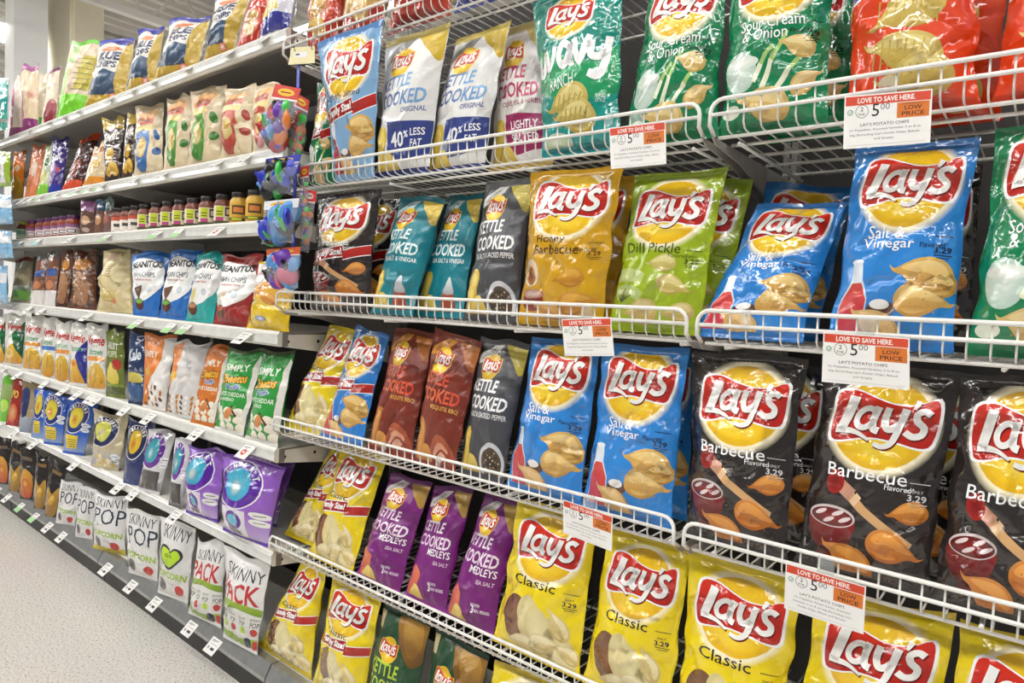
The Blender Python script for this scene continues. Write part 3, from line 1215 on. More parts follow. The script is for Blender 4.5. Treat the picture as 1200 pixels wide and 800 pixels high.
def kettle(base, cor, top, words, tcol, tcol2, sub, food='chip', band=None, badge='cream'):
    a = Art(base)
    # corner of a chip looking out of the top right
    a.poly([(.52, 1.5), (1, 1.5), (1, 1.20), (.93, 1.13), (.80, 1.24), (.66, 1.34)], cor, top, 3, layer=0)
    if badge:
        a.poly([(.0, 1.30), (.0, 1.20), (.36, 1.30), (.52, 1.46), (.40, 1.48), (.2, 1.38)], badge, None, 3, layer=1)
        a.text('NEW LOOK!', .22, 1.33, .30, .045, '4a4a4a', .01, 0, .5, layer=2)
    a.L = 3
    a.text('KETTLE', .36, .97, .60, .135, tcol, .025, .12, 0, tcol2)
    a.text('COOKED', .47, .79, .82, .15, tcol, .025, .12, 0, tcol2)
    y = .66
    for t, wd, hh, c in sub:
        a.text(t, .96 - wd / 2 - .06, y, wd, hh, c, .012)
        y -= hh + .03
    a.L = 4
    if food == 'pepper':
        a.ell(.72, .18, .24, .22, 'e4e4e6', 'cfd0d4')
        a.ell(.72, .18, .19, .17, '3a3026', '584838', layer=5)
        for k in range(26):
            a.ell(.72 + .15 * math.cos(k * 2.4) * (k / 26) ** .5, .18 + .14 * math.sin(k * 2.4) * (k / 26) ** .5, .014, .011, ('d8cfb4', '1c1512', 'a98d5c')[k % 3], n=5, layer=6)
    if food == 'bottle':
        a.poly([(.56, .0), (.56, .27), (.62, .37), (.68, .40), (.75, .37), (.80, .27), (.82, .0)], '8a3a24', 'b9573a', 2)
        a.poly([(.58, .27), (.79, .27), (.76, .36), (.70, .46), (.66, .46), (.61, .36)], 'a9adb2', 'e9ecef', 2, layer=5)
    if food == 'meat':
        a.poly([(.45, .0), (.44, .25), (.6, .38), (.85, .30), (.98, .12), (.98, 0)], '7a2c18', 'b25a3a', 3)
        a.poly([(.50, .12), (.62, .30), (.84, .22), (.7, .1)], 'e2b49c', 'cf8a6c', 3, layer=5)
        a.stroke([(.46, .06), (.7, .22), (.95, .08)], .03, '8c3a22', layer=6)
    if food == 'beet':
        pass
    if band:
        a.poly([(.30, .56), (1, .53), (1, .20), (.36, .14), (.30, .24)], band[0], band[0], layer=4)
        if band[1] == '40':
            a.text('40', .48, .37, .22, .16, 'ffffff', .02, layer=6)
            a.text('%', .63, .415, .07, .07, 'ffffff', .02, layer=6)
            a.text('LESS', .80, .43, .2, .075, 'ffffff', .015, layer=6)
            a.text('FAT', .79, .32, .16, .075, 'ffffff', .015, layer=6)
        else:
            a.text('LIGHTLY', .64, .44, .46, .085, 'ffffff', .015, .0, layer=6)
            a.text('SALTED', .64, .31, .44, .085, 'ffffff', .015, layer=6)
    cc = {'orange': ('d98a3c', 'a35a20', 'e8a552'), 'red': ('dd6f4c', 'b34a34', 'ee8d68')}.get(food, None)
    if food == 'meat':
        cc = ('c9853c', '98551e', 'dca050')
    if food == 'beet':
        a.poly([(.02, .02), (.02, .30), (.10, .46), (.26, .42), (.33, .36), (.28, .18), (.16, .04)], 'c44a34', 'e8805e', 3, layer=5)
        a.poly([(.06, .0), (.2, .22), (.36, .2), (.44, .1), (.46, 0)], 'd8b750', 'ecd279', 3, layer=6)
        a.text('MADE WITH', .66, .295, .16, .035, 'ffffff', .01)
        a.text('3', .62, .245, .05, .09, 'ffffff', .03)
        a.text('REAL VEGGIES', .78, .24, .24, .035, 'ffffff', .01)
    else:
        cc = cc or ('e2c24c', 'b59230', 'f0d873')
        a.poly([(.02, .02), (.02, .34), (.08, .50), (.22, .52), (.29, .42), (.25, .25), (.3, .1), (.26, .02)], cc[1], cc[0], 3, layer=4)
        a.poly([(.05, .05), (.08, .44), (.2, .47), (.24, .38), (.17, .2)], cc[0], cc[2], 3, layer=5)
        a.poly([(.16, .0), (.22, .22), (.36, .24), (.46, .12), (.48, 0)], cc[1], cc[2], 3, layer=6)
    for e in a.e:
        e[1][:, 0] = e[1][:, 0] * .94 + .07
    a.stretch(1.85)
    a.L = 2
    a.logo(.42, 1.45, .38, small=True, rim='f6d93a')
    return a


ART['kettle_white'] = kettle('e9e8e6', 'c9a82a', 'd9bb3a', 0, '3c3f86', '7fb2e0', [('ORIGINAL', .36, .055, '4a5f9c')], band=('2f3f86', '40'), badge='8f8f8c')
ART['kettle_pink'] = kettle('eeebe8', 'd8c070', 'e6d492', 0, 'a8345e', 'd04d72', [('OLIVE OIL & HERBS', .66, .05, '9c2c58')], band=('9c1f5c', 'ls'), badge=None)
ART['kettle_teal'] = kettle('14808f', 'd8b93c', 'e6cc5c', 0, 'f4fbfa', 'e6f4f2', [('SEA SALT & VINEGAR', .72, .055, 'f2faf8')], 'bottle', badge='cfe6ea')
ART['kettle_pepper'] = kettle('4b4b50', 'b8a83a', 'd4c454', 0, 'f2f1ee', 'ffffff', [('SEA SALT & CRACKED PEPPER', .86, .055, 'f4f4f2')], 'pepper', badge='d8d8d4')
ART['kettle_mesquite'] = kettle('7d2d1c', 'a35a24', 'bd7434', 0, 'e88a5c', 'd94a30', [('MESQUITE BBQ', .5, .055, 'eab55c')], 'meat', badge='d9923c')
ART['medley'] = kettle('7a1e78', 'b08a3a', 'c9a452', 0, 'e9cfe6', 'f6eaf4', [('MEDLEYS', .52, .085, 'ffffff'), ('SEA SALT', .3, .045, 'f0dcee')], 'beet', badge='d9d2d4')


def kettle_green():
    a = Art('1f4a2c')
    a.poly([(.45, 1.5), (1, 1.5), (1, 1.0), (.85, .88), (.7, 1.0), (.5, 1.25)], '6f4a1a', 'a9792c', 3)
    a.poly([(.55, 1.45), (.9, 1.4), (.95, 1.1), (.78, 1.0)], '8c5f22', 'c2953f', 3, layer=1)
    a.stroke([(.06, 1.5), (.05, 1.2)], .1, 'c9b98a', 0, layer=1)
    a.L = 3
    a.text('KETTLE', .36, .76, .6, .17, 'b9d83a', .02, .1)
    a.text('COOKED', .42, .55, .76, .17, 'b9d83a', .02, .1)
    a.text('JALAPENO', .5, .40, .5, .07, 'f0f0e0', .01)
    a.L = 5
    a.chip(.4, .18, .3, .2, 'c9a03c', '8f6a20', 'dcb858')
    a.stretch(1.8)
    a.L = 2
    a.logo(.40, 1.2, .38, small=True, rim='f6d93a')
    return a


ART['kettle_green'] = kettle_green()


# --- bags on the metal shelves
def simple_bag(base, items):
    a = Art(base)
    for it in items:
        k = it[0]
        if k == 'r':
            a.rect(*it[1:5], *it[5:], layer=0)
        elif k == 'p':
            a.poly(it[1], it[2], it[3] if len(it) > 3 else None, it[4] if len(it) > 4 else 0, layer=it[5] if len(it) > 5 else 1)
        elif k == 'e':
            a.ell(*it[1:5], it[5], it[6] if len(it) > 6 else None, it[7] if len(it) > 7 else 0, layer=it[8] if len(it) > 8 else 1)
        elif k == 'o':
            a.ring(*it[1:6], it[6], layer=4)
        elif k == 't':
            a.text(it[1], *it[2:6], it[6], it[7] if len(it) > 7 else .015, it[8] if len(it) > 8 else 0, it[9] if len(it) > 9 else 0, layer=5)
        elif k == 'c':
            a.chip(*it[1:4], it[4], *(it[5:] if len(it) > 5 else ()), layer=3)
    return a


GOLD = ('d9b04a', 'b3862c', 'ebca72')
ART['corn'] = simple_bag('f0ede4', [('r', 0, 1, 0, .34, 'b8962e', 'c9a83c'), ('p', [(0, .3), (.1, .62), (.3, .55), (.5, .72), (.75, .66), (1, .74), (1, .3), (.5, .22)], '2d3f58', '4a6484', 3),
                                    ('p', [(.84, 0), (1, 0), (1, 1.36), (.84, 1.3), (.78, .6)], 'b8962e', 'cdb04c', 2, 2), ('p', [(0, 1.5), (0, 1.34), (.3, 1.42), (.7, 1.3), (1, 1.36), (1, 1.5)], '2c2f94', '4347b4', 3, 2), ('t', 'BLUE', .52, 1.02, .56, .2, '24305e', .05),
                                    ('t', 'CHIPS', .52, .82, .5, .14, '24305e', .04), ('e', .5, 1.2, .28, .06, 'e08a5a'), ('e', .75, .16, .10, .07, 'f2e4d4', 'd84a3a', 0, 2)])
ART['tortilla'] = simple_bag('dfe3ee', [('r', 0, 1, 0, .42, '2e2f84', '3a3c98'), ('p', [(.18, .34), (.82, .5), (.5, 1.22)], 'd9bd5c', 'ecd98a', 0, 2), ('r', 0, 1, 1.2, 1.5, 'b9cfe6', 'c6d8ea')])
ART['red_chip'] = simple_bag('b8351f', [('r', 0, 1, .9, 1.5, 'c9402a', 'd24a30'), ('e', .5, .6, .4, .26, 'e8dccb', 'd65a3a'), ('c', .5, .6, .3, .3, 'd8ae5c', 'a8793a', 'e8c884'), ('c', .5, .35, .3, -.2, 'd8ae5c', 'a8793a', 'e8c884')])
ART['tan_chip'] = simple_bag('c9a568', [('r', 0, 1, 0, .4, '9c2a1c', 'b03424'), ('c', .5, .7, .34, .3, 'd9b46c', 'a67c3c', 'ecd09a'), ('c', .5, .42, .34, -.3, 'd9b46c', 'a67c3c', 'ecd09a'), ('r', 0, 1, 1.2, 1.5, 'd6451f', 'de5a2c')])
ART['tan_blue'] = simple_bag('b99a52', [('r', 0, 1, 0, .3, '2c3f86', '3a50a0'), ('c', .5, .7, .34, .3)])
ART['word_purple'] = simple_bag('ead9cb', [('p', [(0, .3), (.3, .3), (.45, 1.0), (0, 1.2)], 'c04a86', 'c96ba0', 2, 0), ('t', 'OO', .45, .62, .6, .26, 'f4eee8', .04, 0, .3), ('r', 0, 1, 0, .22, '8c3a74')])
ART['cream_purple'] = simple_bag('e2cba8', [('r', 0, 1, 1.36, 1.5, '8c1f74', 'a02c86'), ('r', 0, 1, 0, .26, '7d2464', '8e2f76'), ('e', .68, .78, .25, .09, 'c98a78', 'd9a894'), ('p', [(.0, .28), (.3, .28), (.12, .9), (0, .9)], 'c05a90', 'c874a2', 0)])
ART['cream_green'] = simple_bag('dccdb0', [('r', 0, 1, 0, .5, '2fa02c', '3cb43a')])
ART['cream_maroon'] = simple_bag('e8d6bd', [('p', [(.2, 0), (1, 0), (1, .5), (.7, .62), (.3, .4)], '7d1f2c', 'a03a44', 2), ('r', 0, 1, 1.4, 1.5, '7a1f5c')])
ART['lime'] = simple_bag('e2ccae', [('r', 0, 1, 0, .42, '6cc41f', '7fd62c'), ('p', [(0, .4), (.28, .4), (.40, 1.1), (.45, 1.5), (.1, 1.5), (0, 1.1)], 'a8d27a', 'c2dda0', 0), ('r', .3, 1, 1.42, 1.5, '6ad11f'),
                                    ('r', .62, 1, .5, 1.16, 'c2b23a', 'cdbf4a')] + [('r', .5, .95, .5 + .1 * k, .515 + .1 * k, '6a6a50') for k in range(7)])
for nm, c1, c2 in (('blue', '2c5f9c', '3f78b8'), ('green', '3f7a2c', '62a83a'), ('red', 'a83a2c', 'c65a44')):
    ART['oval_' + nm] = simple_bag('ddcaa6', [('p', [(0, 1.12), (.62, 1.2), (.7, 1.32), (.6, 1.36), (0, 1.3)], 'e9a25a', 'f2c48a', 2, 0), ('r', .04, .6, 1.06, 1.2, 'cf5a44', 'd8725c'), ('r', .1, .54, 1.11, 1.15, 'f0d8c8'),
                                              ('p', [(.05, .86), (.5, .90), (.52, .4), (.42, .12), (.26, .04), (.1, .16), (.03, .45)], c1, c2, 2, 1), ('e', .28, .56, .18, .22, 'e6d49a', 'c9b070', 0, 2), ('c', .28, .58, .14, .4) + GOLD,
                                              ('e', .72, .82, .07, .12, c1, None, .5), ('e', .74, .48, .10, .08, c1, None, .2), ('r', .14, .42, .22, .25, 'f4efe2'), ('r', .05, .6, .92, 1.03, 'f0d58a')])
    for e_ in ART['oval_' + nm].e:
        e_[1][:, 0] += .14
ART['salt_purple'] = simple_bag('3d2f7c', [('t', 'Salt', .42, .95, .6, .24, 'eeeaf4', .03, .2, .15), ('r', 0, 1, 0, .2, '2a3aa0'), ('p', [(0, .2), (.3, .25), (.5, .7), (.2, .8), (0, .6)], '8a6fae', 'a99ac4', 3), ('e', .6, .6, .14, .08, 'b8506c')])
ART['dark_red'] = simple_bag('4a2420', [('r', 0, 1, 0, .26, 'd8452a', 'e05a36'), ('r', 0, 1, 1.3, 1.5, 'c2482a'), ('p', [(0, .25), (.5, .25), (.7, .7), (.3, .8), (0, .6)], '7a3a34', '8e5048', 3)])
ART['orange'] = simple_bag('d8762c', [('p', [(.2, 0), (1, 0), (.9, .5), (.5, .7), (.2, .5)], 'e0a030', 'e8b648', 3), ('e', .5, .95, .24, .1, 'e9c9a8')])
ART['salmon'] = simple_bag('d8825c', [('e', .5, .8, .22, .22, 'ecd2c0'), ('r', 0, 1, 0, .3, 'e28a5a')])
ART['pale_green'] = simple_bag('d3d9c0', [('r', 0, 1, 0, .3, '7cc23c', '8cd04a'), ('e', .5, .5, .3, .2, 'e6dc9a', 'c2c46a'), ('e', .6, .95, .2, .16, '3a6a34')])
ART['tan_orange'] = simple_bag('e6cfa6', [('r', 0, 1, 0, .3, 'e08a24', 'ea9a34'), ('c', .5, .65, .3, .2) + GOLD, ('r', 0, 1, 1.1, 1.3, 'c98a6a')])
ART['swift'] = simple_bag('3c2a24', [('r', 0, 1, 1.2, 1.5, 'c2a13c', 'd8bd5a'), ('t', 'Swift', .5, 1.02, .74, .24, 'f2eee6', .03, .2, .1), ('c', .45, .55, .3, .3) + GOLD, ('c', .6, .28, .3, -.2) + GOLD, ('c', .3, .2, .25, .2) + GOLD])
ART['snack_brown'] = simple_bag('6a4a3a', [('e', .5, .75, .3, .2, 'd8c2aa', '9c7a5c'), ('r', 0, 1, .0, .4, 'b89a7c', 'c9b090')])
ART['snack_green'] = simple_bag('c9b896', [('r', 0, 1, 0, .45, '6cae3a', '8cc45a'), ('r', 0, 1, .35, .5, 'f0efe6'), ('r', 0, 1, 1.3, 1.5, '8a2a24')])
ART['snack_blue'] = simple_bag('8a5c48', [('r', 0, 1, 0, .4, 'e9e4e0'), ('r', .1, .9, .8, 1.0, '3a5a9c'), ('e', .5, .55, .32, .12, 'c9845c'), ('r', 0, 1, 1.35, 1.5, '6a6a66')])
ART['copper'] = simple_bag('6d4430', [('p', [(.1, .2), (.7, .1), (.9, .6), (.5, .9), (.2, .7)], '9a6a48', 'b98a64', 3), ('e', .5, 1.1, .3, .16, 'c98a44'), ('r', 0, 1, 0, .12, '4a2c20')])
ART['beige'] = simple_bag('dccb9a', [('r', .55, .9, .9, 1.2, 'd0be8c')] + [('r', .15, .55, .8 + .06 * k, .81 + .06 * k, '9a8a62') for k in range(6)] + [('c', .4, .35, .3, .2, 'e6d28c', 'c0a456', 'f2e4b0'), ('e', .6, .28, .09, .09, 'e0845c'), ('e', .4, 1.3, .2, .05, 'e2b4a4')])
for nm, c1, chip, bowl in (('blue', '2a6fc0', '6a4a3a', '7ab648'), ('teal', '2aa8a4', 'e0cf7c', 'c98a64'), ('red', '9c2420', 'e8dccb', 'c9603a')):
    ART['bean_' + nm] = simple_bag(c1, [('p', [(.0, 1.26), (.5, 1.3), (.86, 1.14), (.94, .82), (.78, .5), (.4, .34), (.0, .46)], 'f3f3f1', 'f8f8f6', 4, 0), ('t', 'BEANITOS', .45, 1.17, .82, .16, '1a1a1a', .045, 0, .02), ('t', 'BEAN CHIPS', .42, .92, .66, .11, '2c3a50', .01),
                                        ('t', 'Restaurant Style', .42, .8, .5, .06, 'b23a3a', .01), ('p', [(.1, .62), (.4, .68), (.26, .34)], chip, chip, 0, 2), ('e', .25, .26, .17, .13, '6a3a24', '4f2a1c', 0, 3), ('e', .25, .32, .13, .05, bowl, None, 0, 4), ('e', .62, .6, .07, .07, 'dfe3e8', 'c2ccd8')])
    for e_ in ART['bean_' + nm].e:
        e_[1][:, 0] += .07
ART['yellow_puff'] = simple_bag('ecc81c', [('r', 0, 1, .62, 1.5, 'efe6dc', 'f2ecea'), ('p', [(0, .5), (1, .5), (1, .75), (.6, .86), (.3, .72), (0, .8)], 'efcf4a', 'e8a848', 3), ('c', .3, .7, .2, .3, 'e8a450', 'c9803a', 'f2bc70'), ('c', .6, .62, .22, -.4, 'e8a450', 'c9803a', 'f2bc70'),
                                           ('c', .45, .85, .18, .2, 'e8a450', 'c9803a', 'f2bc70'), ('e', .5, 1.15, .3, .06, 'd9a0a0'), ('e', .5, .2, .12, .05, 'f2f4f6', '5a7ab0')])
STRAW = [('t', 'Veggie', .5, 1.08, .82, .3, 'c03030', .03, .2), ('t', 'Straws', .55, .86, .6, .14, '3c9a64', .01), ('p', [(.05, .05), (.95, .05), (.9, .5), (.6, .62), (.3, .5), (.1, .42)], 'c98a2a', 'e8c24a', 3)]
ART['straw_orange'] = simple_bag('eceae4', STRAW + [('r', .05, .95, .66, .76, 'e89a4a'), ('c', .5, .3, .3, 1.2) + GOLD, ('c', .3, .3, .25, 1.4, 'e0a83a', 'c07f24', 'ecc45c')])
ART['straw_blue'] = simple_bag('eceae4', STRAW + [('r', .0, 1, .66, .76, '4a7ac2'), ('c', .5, .3, .3, 1.2) + GOLD])
ART['straw_green'] = simple_bag('e9e7e0', STRAW + [('p', [(1, 1.3), (.45, .9), (.6, .6), (1, .2)], '14502e', '1f6a3c', 0, 3), ('e', .35, .35, .3, .14, 'd8a83c', 'e9cf8c', 0, 3)])
ART['straw_navy'] = simple_bag('e9e7e2', STRAW + [('p', [(1, 1.1), (.45, .66), (.6, .4), (1, 0)], '262a80', '33379a', 0, 3), ('e', .35, .5, .2, .1, 'd84a34', 'e9c04a', 0, 3)])
ART['olive'] = simple_bag('6d7a34', [('t', 'FRUIT', .5, 1.1, .6, .16, 'eceade', .02), ('t', 'PUFFS', .5, .92, .5, .14, 'dfe3c2', .02), ('p', [(.2, .35), (.75, .3), (.7, .6), (.4, .75)], 'd8c24a', 'ead97c', 2), ('e', .7, .7, .2, .12, 'b83a30'), ('r', 0, 1, 0, .22, '4f5a2a'), ('r', 0, 1, .24, .28, '8c9a3c')])
ART['navy'] = simple_bag('24385f', [('t', 'Kale', .5, 1.0, .7, .26, 'dfe6ee', .03, .2, .1), ('r', 0, 1, 0, .4, '2f4f7c', '3a5c8c'), ('p', [(.1, .45), (.9, .45), (.8, .62), (.2, .62)], 'c2b24a', 'd2c45c', 2)])
ART['orange_white'] = simple_bag('e9e6e2', [('p', [(0, 0), (.30, .0), (.36, .5), (.6, .7), (.72, 1.1), (.6, 1.5), (0, 1.5)], 'e0782a', 'e88a34', 2, 0), ('t', 'SIMPLY', .34, 1.08, .54, .14, 'f6f0e6', .02), ('e', .24, .72, .16, .09, 'f0c84a', 'e2a030', 0, 3)] +
                                  [('e', .2 + .16 * (k % 5), .1 + .11 * (k // 5), .06, .035, ('5a3a20', 'f6f2ea', 'b8772a')[k % 3], None, k, 3) for k in range(20)])
ART['white_back'] = simple_bag('dddad8', [('p', [(0, 0), (.12, 0), (.2, .6), (.36, .9), (.3, 1.4), (0, 1.4)], 'e08236', 'e88a3c', 2, 0), ('e', .22, .76, .14, .1, 'f0d060', 'e6b040', 0, 2)] + [('e', .2 + .14 * (k % 6), .08 + .1 * (k // 6), .05, .03, ('6a4424', 'f6f2ea', 'c08030')[k % 3], None, k, 3) for k in range(24)] + [('r', .6, .72, 1.02, 1.1, 'bcbcc0')])


def cheese_puffs(base, hi, third, fourth):
    a = Art(base)
    a.rect(.0, 1, 1.28, 1.5, base, hi)
    a.text('SIMPLY', .46, 1.14, .66, .13, 'f4f4ea', .02, .05)
    a.L = 2
    a.text('Cheetos', .46, .94, .72, .19, '1a1410', .10, .15, .06)
    a.text('Cheetos', .46, .94, .69, .17, 'f2b83a', .035, .15, .06, layer=3)
    a.text('Puffs', .52, .79, .4, .10, 'f4f6fa', .06, .1, .04)
    a.text('Puffs', .52, .79, .37, .085, '3a5ea8', .02, .1, .04, layer=3)
    a.text(third, .47, .665, .78, .075, 'f2f6ea', .015)
    if fourth:
        a.text(fourth, .38, .565, .5, .075, 'f2f6ea', .015)
    a.ell(.13, .44, .06, .07, 'f2f4ee', 'e0e6da')
    a.text('0g', .13, .44, .06, .06, base, .01, layer=3)
    for k in range(9):
        x, y = .34 + .27 * (k % 3) - .05 * (k // 3), .12 + .13 * (k // 3)
        a.poly([(x - .11, y - .03), (x - .04, y + .06), (x + .08, y + .05), (x + .12, y - .02), (x + .02, y - .07)], 'e9dfc8', 'f6f1e4', 3, layer=2 + k % 3)
    a.poly([(.42, .30), (.56, .44), (.70, .40), (.58, .24)], 'c9733a', 'e09a54', 2, layer=6)
    a.stroke([(.6, .48), (.78, .3)], .04, '5a2a20', 4, layer=6)
    a.poly([(.86, 1.2), (1, 1.3), (1, 0), (.8, 0), (.9, .5)], 'e6e2da', 'efece6', 2, layer=1)
    return a


ART['puffs_green'] = cheese_puffs('2a9a3c', '2a7a38', 'WHITE CHEDDAR', 'JALAPENO')
ART['puffs_orange'] = cheese_puffs('d27422', 'b05c1a', 'WHITE CHEDDAR', '')


def oval_bag(base, low, ringc, inner, word, extra=()):
    # a round emblem on the front; the figure inside it is left out
    a = Art(base)
    a.rect(0, 1, 0, .55, low, base)
    a.L = 1
    a.ell(.38, .98, .41, .43, 'f4f0f2')
    a.ell(.38, .98, .39, .41, ringc, layer=2)
    a.ell(.38, .98, .25, .29, inner[0], inner[1], layer=3)
    a.ell(.36, .92, .12, .16, inner[2], inner[1], layer=4)
    n = len(word)
    for i, ch in enumerate(word):
        g = math.radians(150 - 120 * i / max(1, n - 1))
        a.text(ch, .38 + .32 * math.cos(g), .98 + .35 * math.sin(g), .07, .09, 'f6f2f4', .03, 0, g - math.pi / 2, layer=4)
    for k in extra:
        a.L = 4
        k(a)
    for e in a.e[1:]:
        e[1][:, 0] += .08
    return a


def beans(x, y, c):
    def f(a):
        a.ell(x, y, .13, .06, c, None, -.2)
        a.ell(x, y - .13, .13, .06, c, None, -.2)
        a.rect(x - .07, x + .07, y - .01, y + .008, '8a7a8a', layer=5)
        a.rect(x - .07, x + .07, y - .135, y - .12, '8a7a8a', layer=5)
    return f


def panel(a):
    a.rect(.16, .62, .08, .56, 'e2dce8', layer=3)
    a.ell(.40, .36, .16, .16, '5a2a94', layer=4)
    a.ell(.40, .36, .10, .10, '5ab4d0', layer=5)
    a.rect(.26, .52, .1, .2, '6a5a74', layer=4)


def yellow_panel(a):
    a.poly([(.15, .16), (.62, .16), (.62, .5), (.15, .52)], 'e0c42c', 'e8d03c')
    for k in range(4):
        a.rect(.2, .58, .2 + .06 * k, .215 + .06 * k, '4a4220', layer=5)


def popcorn_low(a):
    for k in range(12):
        a.ell(.2 + .14 * (k % 5), .1 + .1 * (k // 5), .09, .06, ('e9d49a', 'd9b460', 'f2e6c2')[k % 3], None, k)


ART['pop_blue'] = oval_bag('2f5ec0', '8aa4cc', '263878', ('e8dc4a', 'd8c23a', 'd85a30'), "PIRATE'S", [yellow_panel, beans(.78, .8, 'e9eef4')])
ART['pop_cream'] = oval_bag('cdbf9c', '9aa0b4', '222a58', ('e2dc4a', 'cfd060', 'e9dfd0'), "PIRATE'S", [popcorn_low, beans(.8, .35, 'e9eef4')])
ART['pop_navy'] = oval_bag('2c3668', '2a3a74', '1e2754', ('e8c83a', 'd8b02a', 'c2502c'), "PIRATE'S")
ART['pop_white'] = oval_bag('d8d6da', '4a4446', '6a2a9a', ('58b4c0', '3a9aa8', 'd0e4e6'), 'SMART', [lambda a: a.rect(.05, .8, .1, .52, '46403f'), beans(.84, .8, 'f0eef2')])
ART['pop_purple'] = oval_bag('9660c8', 'c4aedc', '5a1fa0', ('5cc0d8', '3aa4c8', 'e0e0c8'), 'SMART', [beans(.80, .52, 'f2f2ee'), panel])


def skinny(word, pack=False, heart=False, gold=False):
    a = Art('e6e4e2')
    if not pack:
        a.rect(0, 1, 0, .22, 'd9d6d2', 'e6e4e2')
    a.L = 2
    if pack:
        a.text('SKINNY', .5, 1.22, .8, .2, '2a2a2c', -.005)
        a.text('PACK', .46, .92, .84, .32, 'c03438', .02)
        a.poly([(0, .72), (.5, .78), (1, .70), (1, .60), (.5, .68), (0, .62)], '7a9a2a', '9ab83a', 3)
        for k in range(4):
            x = .14 + .24 * k
            a.rect(x - .10, x + .10, .22, .60, 'dedcd6', 'ecebe6', layer=2)
            a.text('SKINNY', x, .55, .17, .05, '3a3a3c', 0, layer=3)
            a.text('POP', x, .46, .14, .09, '3a3a3c', .01, layer=3)
            a.ell(x, .34, .06, .06, ('b2d02a', 'c0403a')[k % 2], layer=3)
        a.poly([(0, .24), (.5, .18), (1, .24), (1, .12), (.5, .06), (0, .12)], '8aa83a', '9ab84a', 3, layer=4)
        a.ell(.72, .14, .09, .09, '2a3044', layer=5)
        a.rect(.84, .98, .06, .2, 'c23a3a', layer=5)
    else:
        a.text('SKINNY', .48, 1.28, .78, .24, '2a2a2c', -.004)
        if heart:
            a.stroke([(.16, 1.08), (.14, .7), (.16, .5)], .035, '1f2a44', 4)
            a.poly([(.46, .58), (.18, .84), (.22, 1.04), (.44, 1.0), (.5, .94), (.6, 1.02), (.76, .98), (.78, .82)], '2a2f3a', None, 3)
            a.poly([(.46, .63), (.22, .85), (.26, 1.0), (.44, .96), (.5, .9), (.6, .98), (.71, .95), (.73, .82)], 'b2d81f', 'c2e43a', 3, layer=3)
            a.text('REAL', .47, .86, .22, .07, '4a5a14', .01, layer=4)
        else:
            a.text('POP', .52, .92, .84, .40, '26324c', -.003)
        a.text('POPCORN', .48, .48, .84, .14, 'a4c434', .035, 0, -.06)
        a.ell(.2, .26, .12, .14, '3a3a44', '8a8480')
        a.ell(.72, .2, .12, .10, 'c2403c')
        a.rect(.4, .6, .3, .31, 'a09ca0')
        if gold:
            a.rect(0, 1, 0, .14, 'cdb83a', 'd8c44a', layer=1)
    for e in a.e[(0 if pack else 1):]:
        e[1][:, 0] += .06
    return a


ART['skinny_pop'] = skinny('POP')
ART['skinny_gold'] = skinny('POP', gold=True)
ART['skinny_heart'] = skinny('POP', heart=True)
ART['skinny_pack'] = skinny('PACK', True)
ART['dark_snack'] = simple_bag('2a221e', [('p', [(.1, .1), (.9, .1), (.85, .7), (.4, .85), (.15, .6)], 'b8452a', 'd8a23c', 3), ('e', .5, .45, .22, .14, 'e8b84a', 'c2502a', 0, 2), ('r', .2, .8, 1.1, 1.2, '6a5a4a')])
ART['dark_gold'] = simple_bag('28221e', [('p', [(.05, .05), (.95, .05), (.9, .8), (.5, .6), (.1, .75)], '8a6426', 'c2943c', 3), ('c', .5, .4, .28, .3) + GOLD, ('r', .2, .8, 1.15, 1.25, '8a6a3c')])
ART['lime_snack'] = simple_bag('6ab82c', [('r', 0, 1, .7, 1.2, '8aa45a', '9ab46c'), ('e', .5, .5, .3, .2, 'b8e05a')])
ART['red_snack'] = simple_bag('9c2a22', [('t', 'PO', .5, 1.0, .5, .26, 'e0c24a', .04), ('e', .5, .4, .36, .3, 'e0b47a', 'c9502c')])
ART['navy_beige'] = simple_bag('a8946c', [('p', [(0, .5), (.6, .5), (.5, 1.3), (0, 1.2)], '262c58', '343c70', 2), ('r', 0, 1, 0, .45, '7a8498', 'a8b0bc')])
ART['white_teal'] = simple_bag('e8eceb', [('r', 0, 1, 0, .5, '2aa08c', '3cb4a0'), ('r', .7, 1, .5, 1.5, '1f9a96'), ('r', 0, 1, .2, .32, 'e9e6da'), ('e', .4, .8, .2, .2, 'eabf5a')])
ART['water_blue'] = simple_bag('8cc0e4', [('r', 0, 1, .8, 1.2, 'e9eef2'), ('e', .5, .5, .4, .25, '6aaede', '8cc4ea')])
ART['lime_frame'] = simple_bag('9ab83a', [('r', .12, .88, .15, 1.3, 'ece9ea'), ('r', .2, .8, .8, .92, 'c04a5a'), ('r', .2, .8, .66, .76, '3a4aa0'), ('e', .5, .4, .3, .2, '9cc8e8')])
ART['pouch_purple'] = simple_bag('6a4a40', [('r', 0, 1, 1.0, 1.5, '7a3a74', '8a4a86'), ('e', .5, .6, .3, .2, 'c9a27c'), ('e', .5, .2, .3, .1, 'b8a090')])
ART['pouch_blue'] = simple_bag('7a5444', [('r', 0, 1, .95, 1.5, '24405c', '2f5a7c'), ('e', .5, .55, .3, .2, 'c9956c')])
ART['pouch_green'] = simple_bag('7a5a54', [('r', 0, 1, .9, 1.5, '3a4f48', '4a6a60'), ('e', .5, .55, .3, .2, 'a86a5c')])
# ------------------------------------------------------------------ the bags
R_ = math.radians
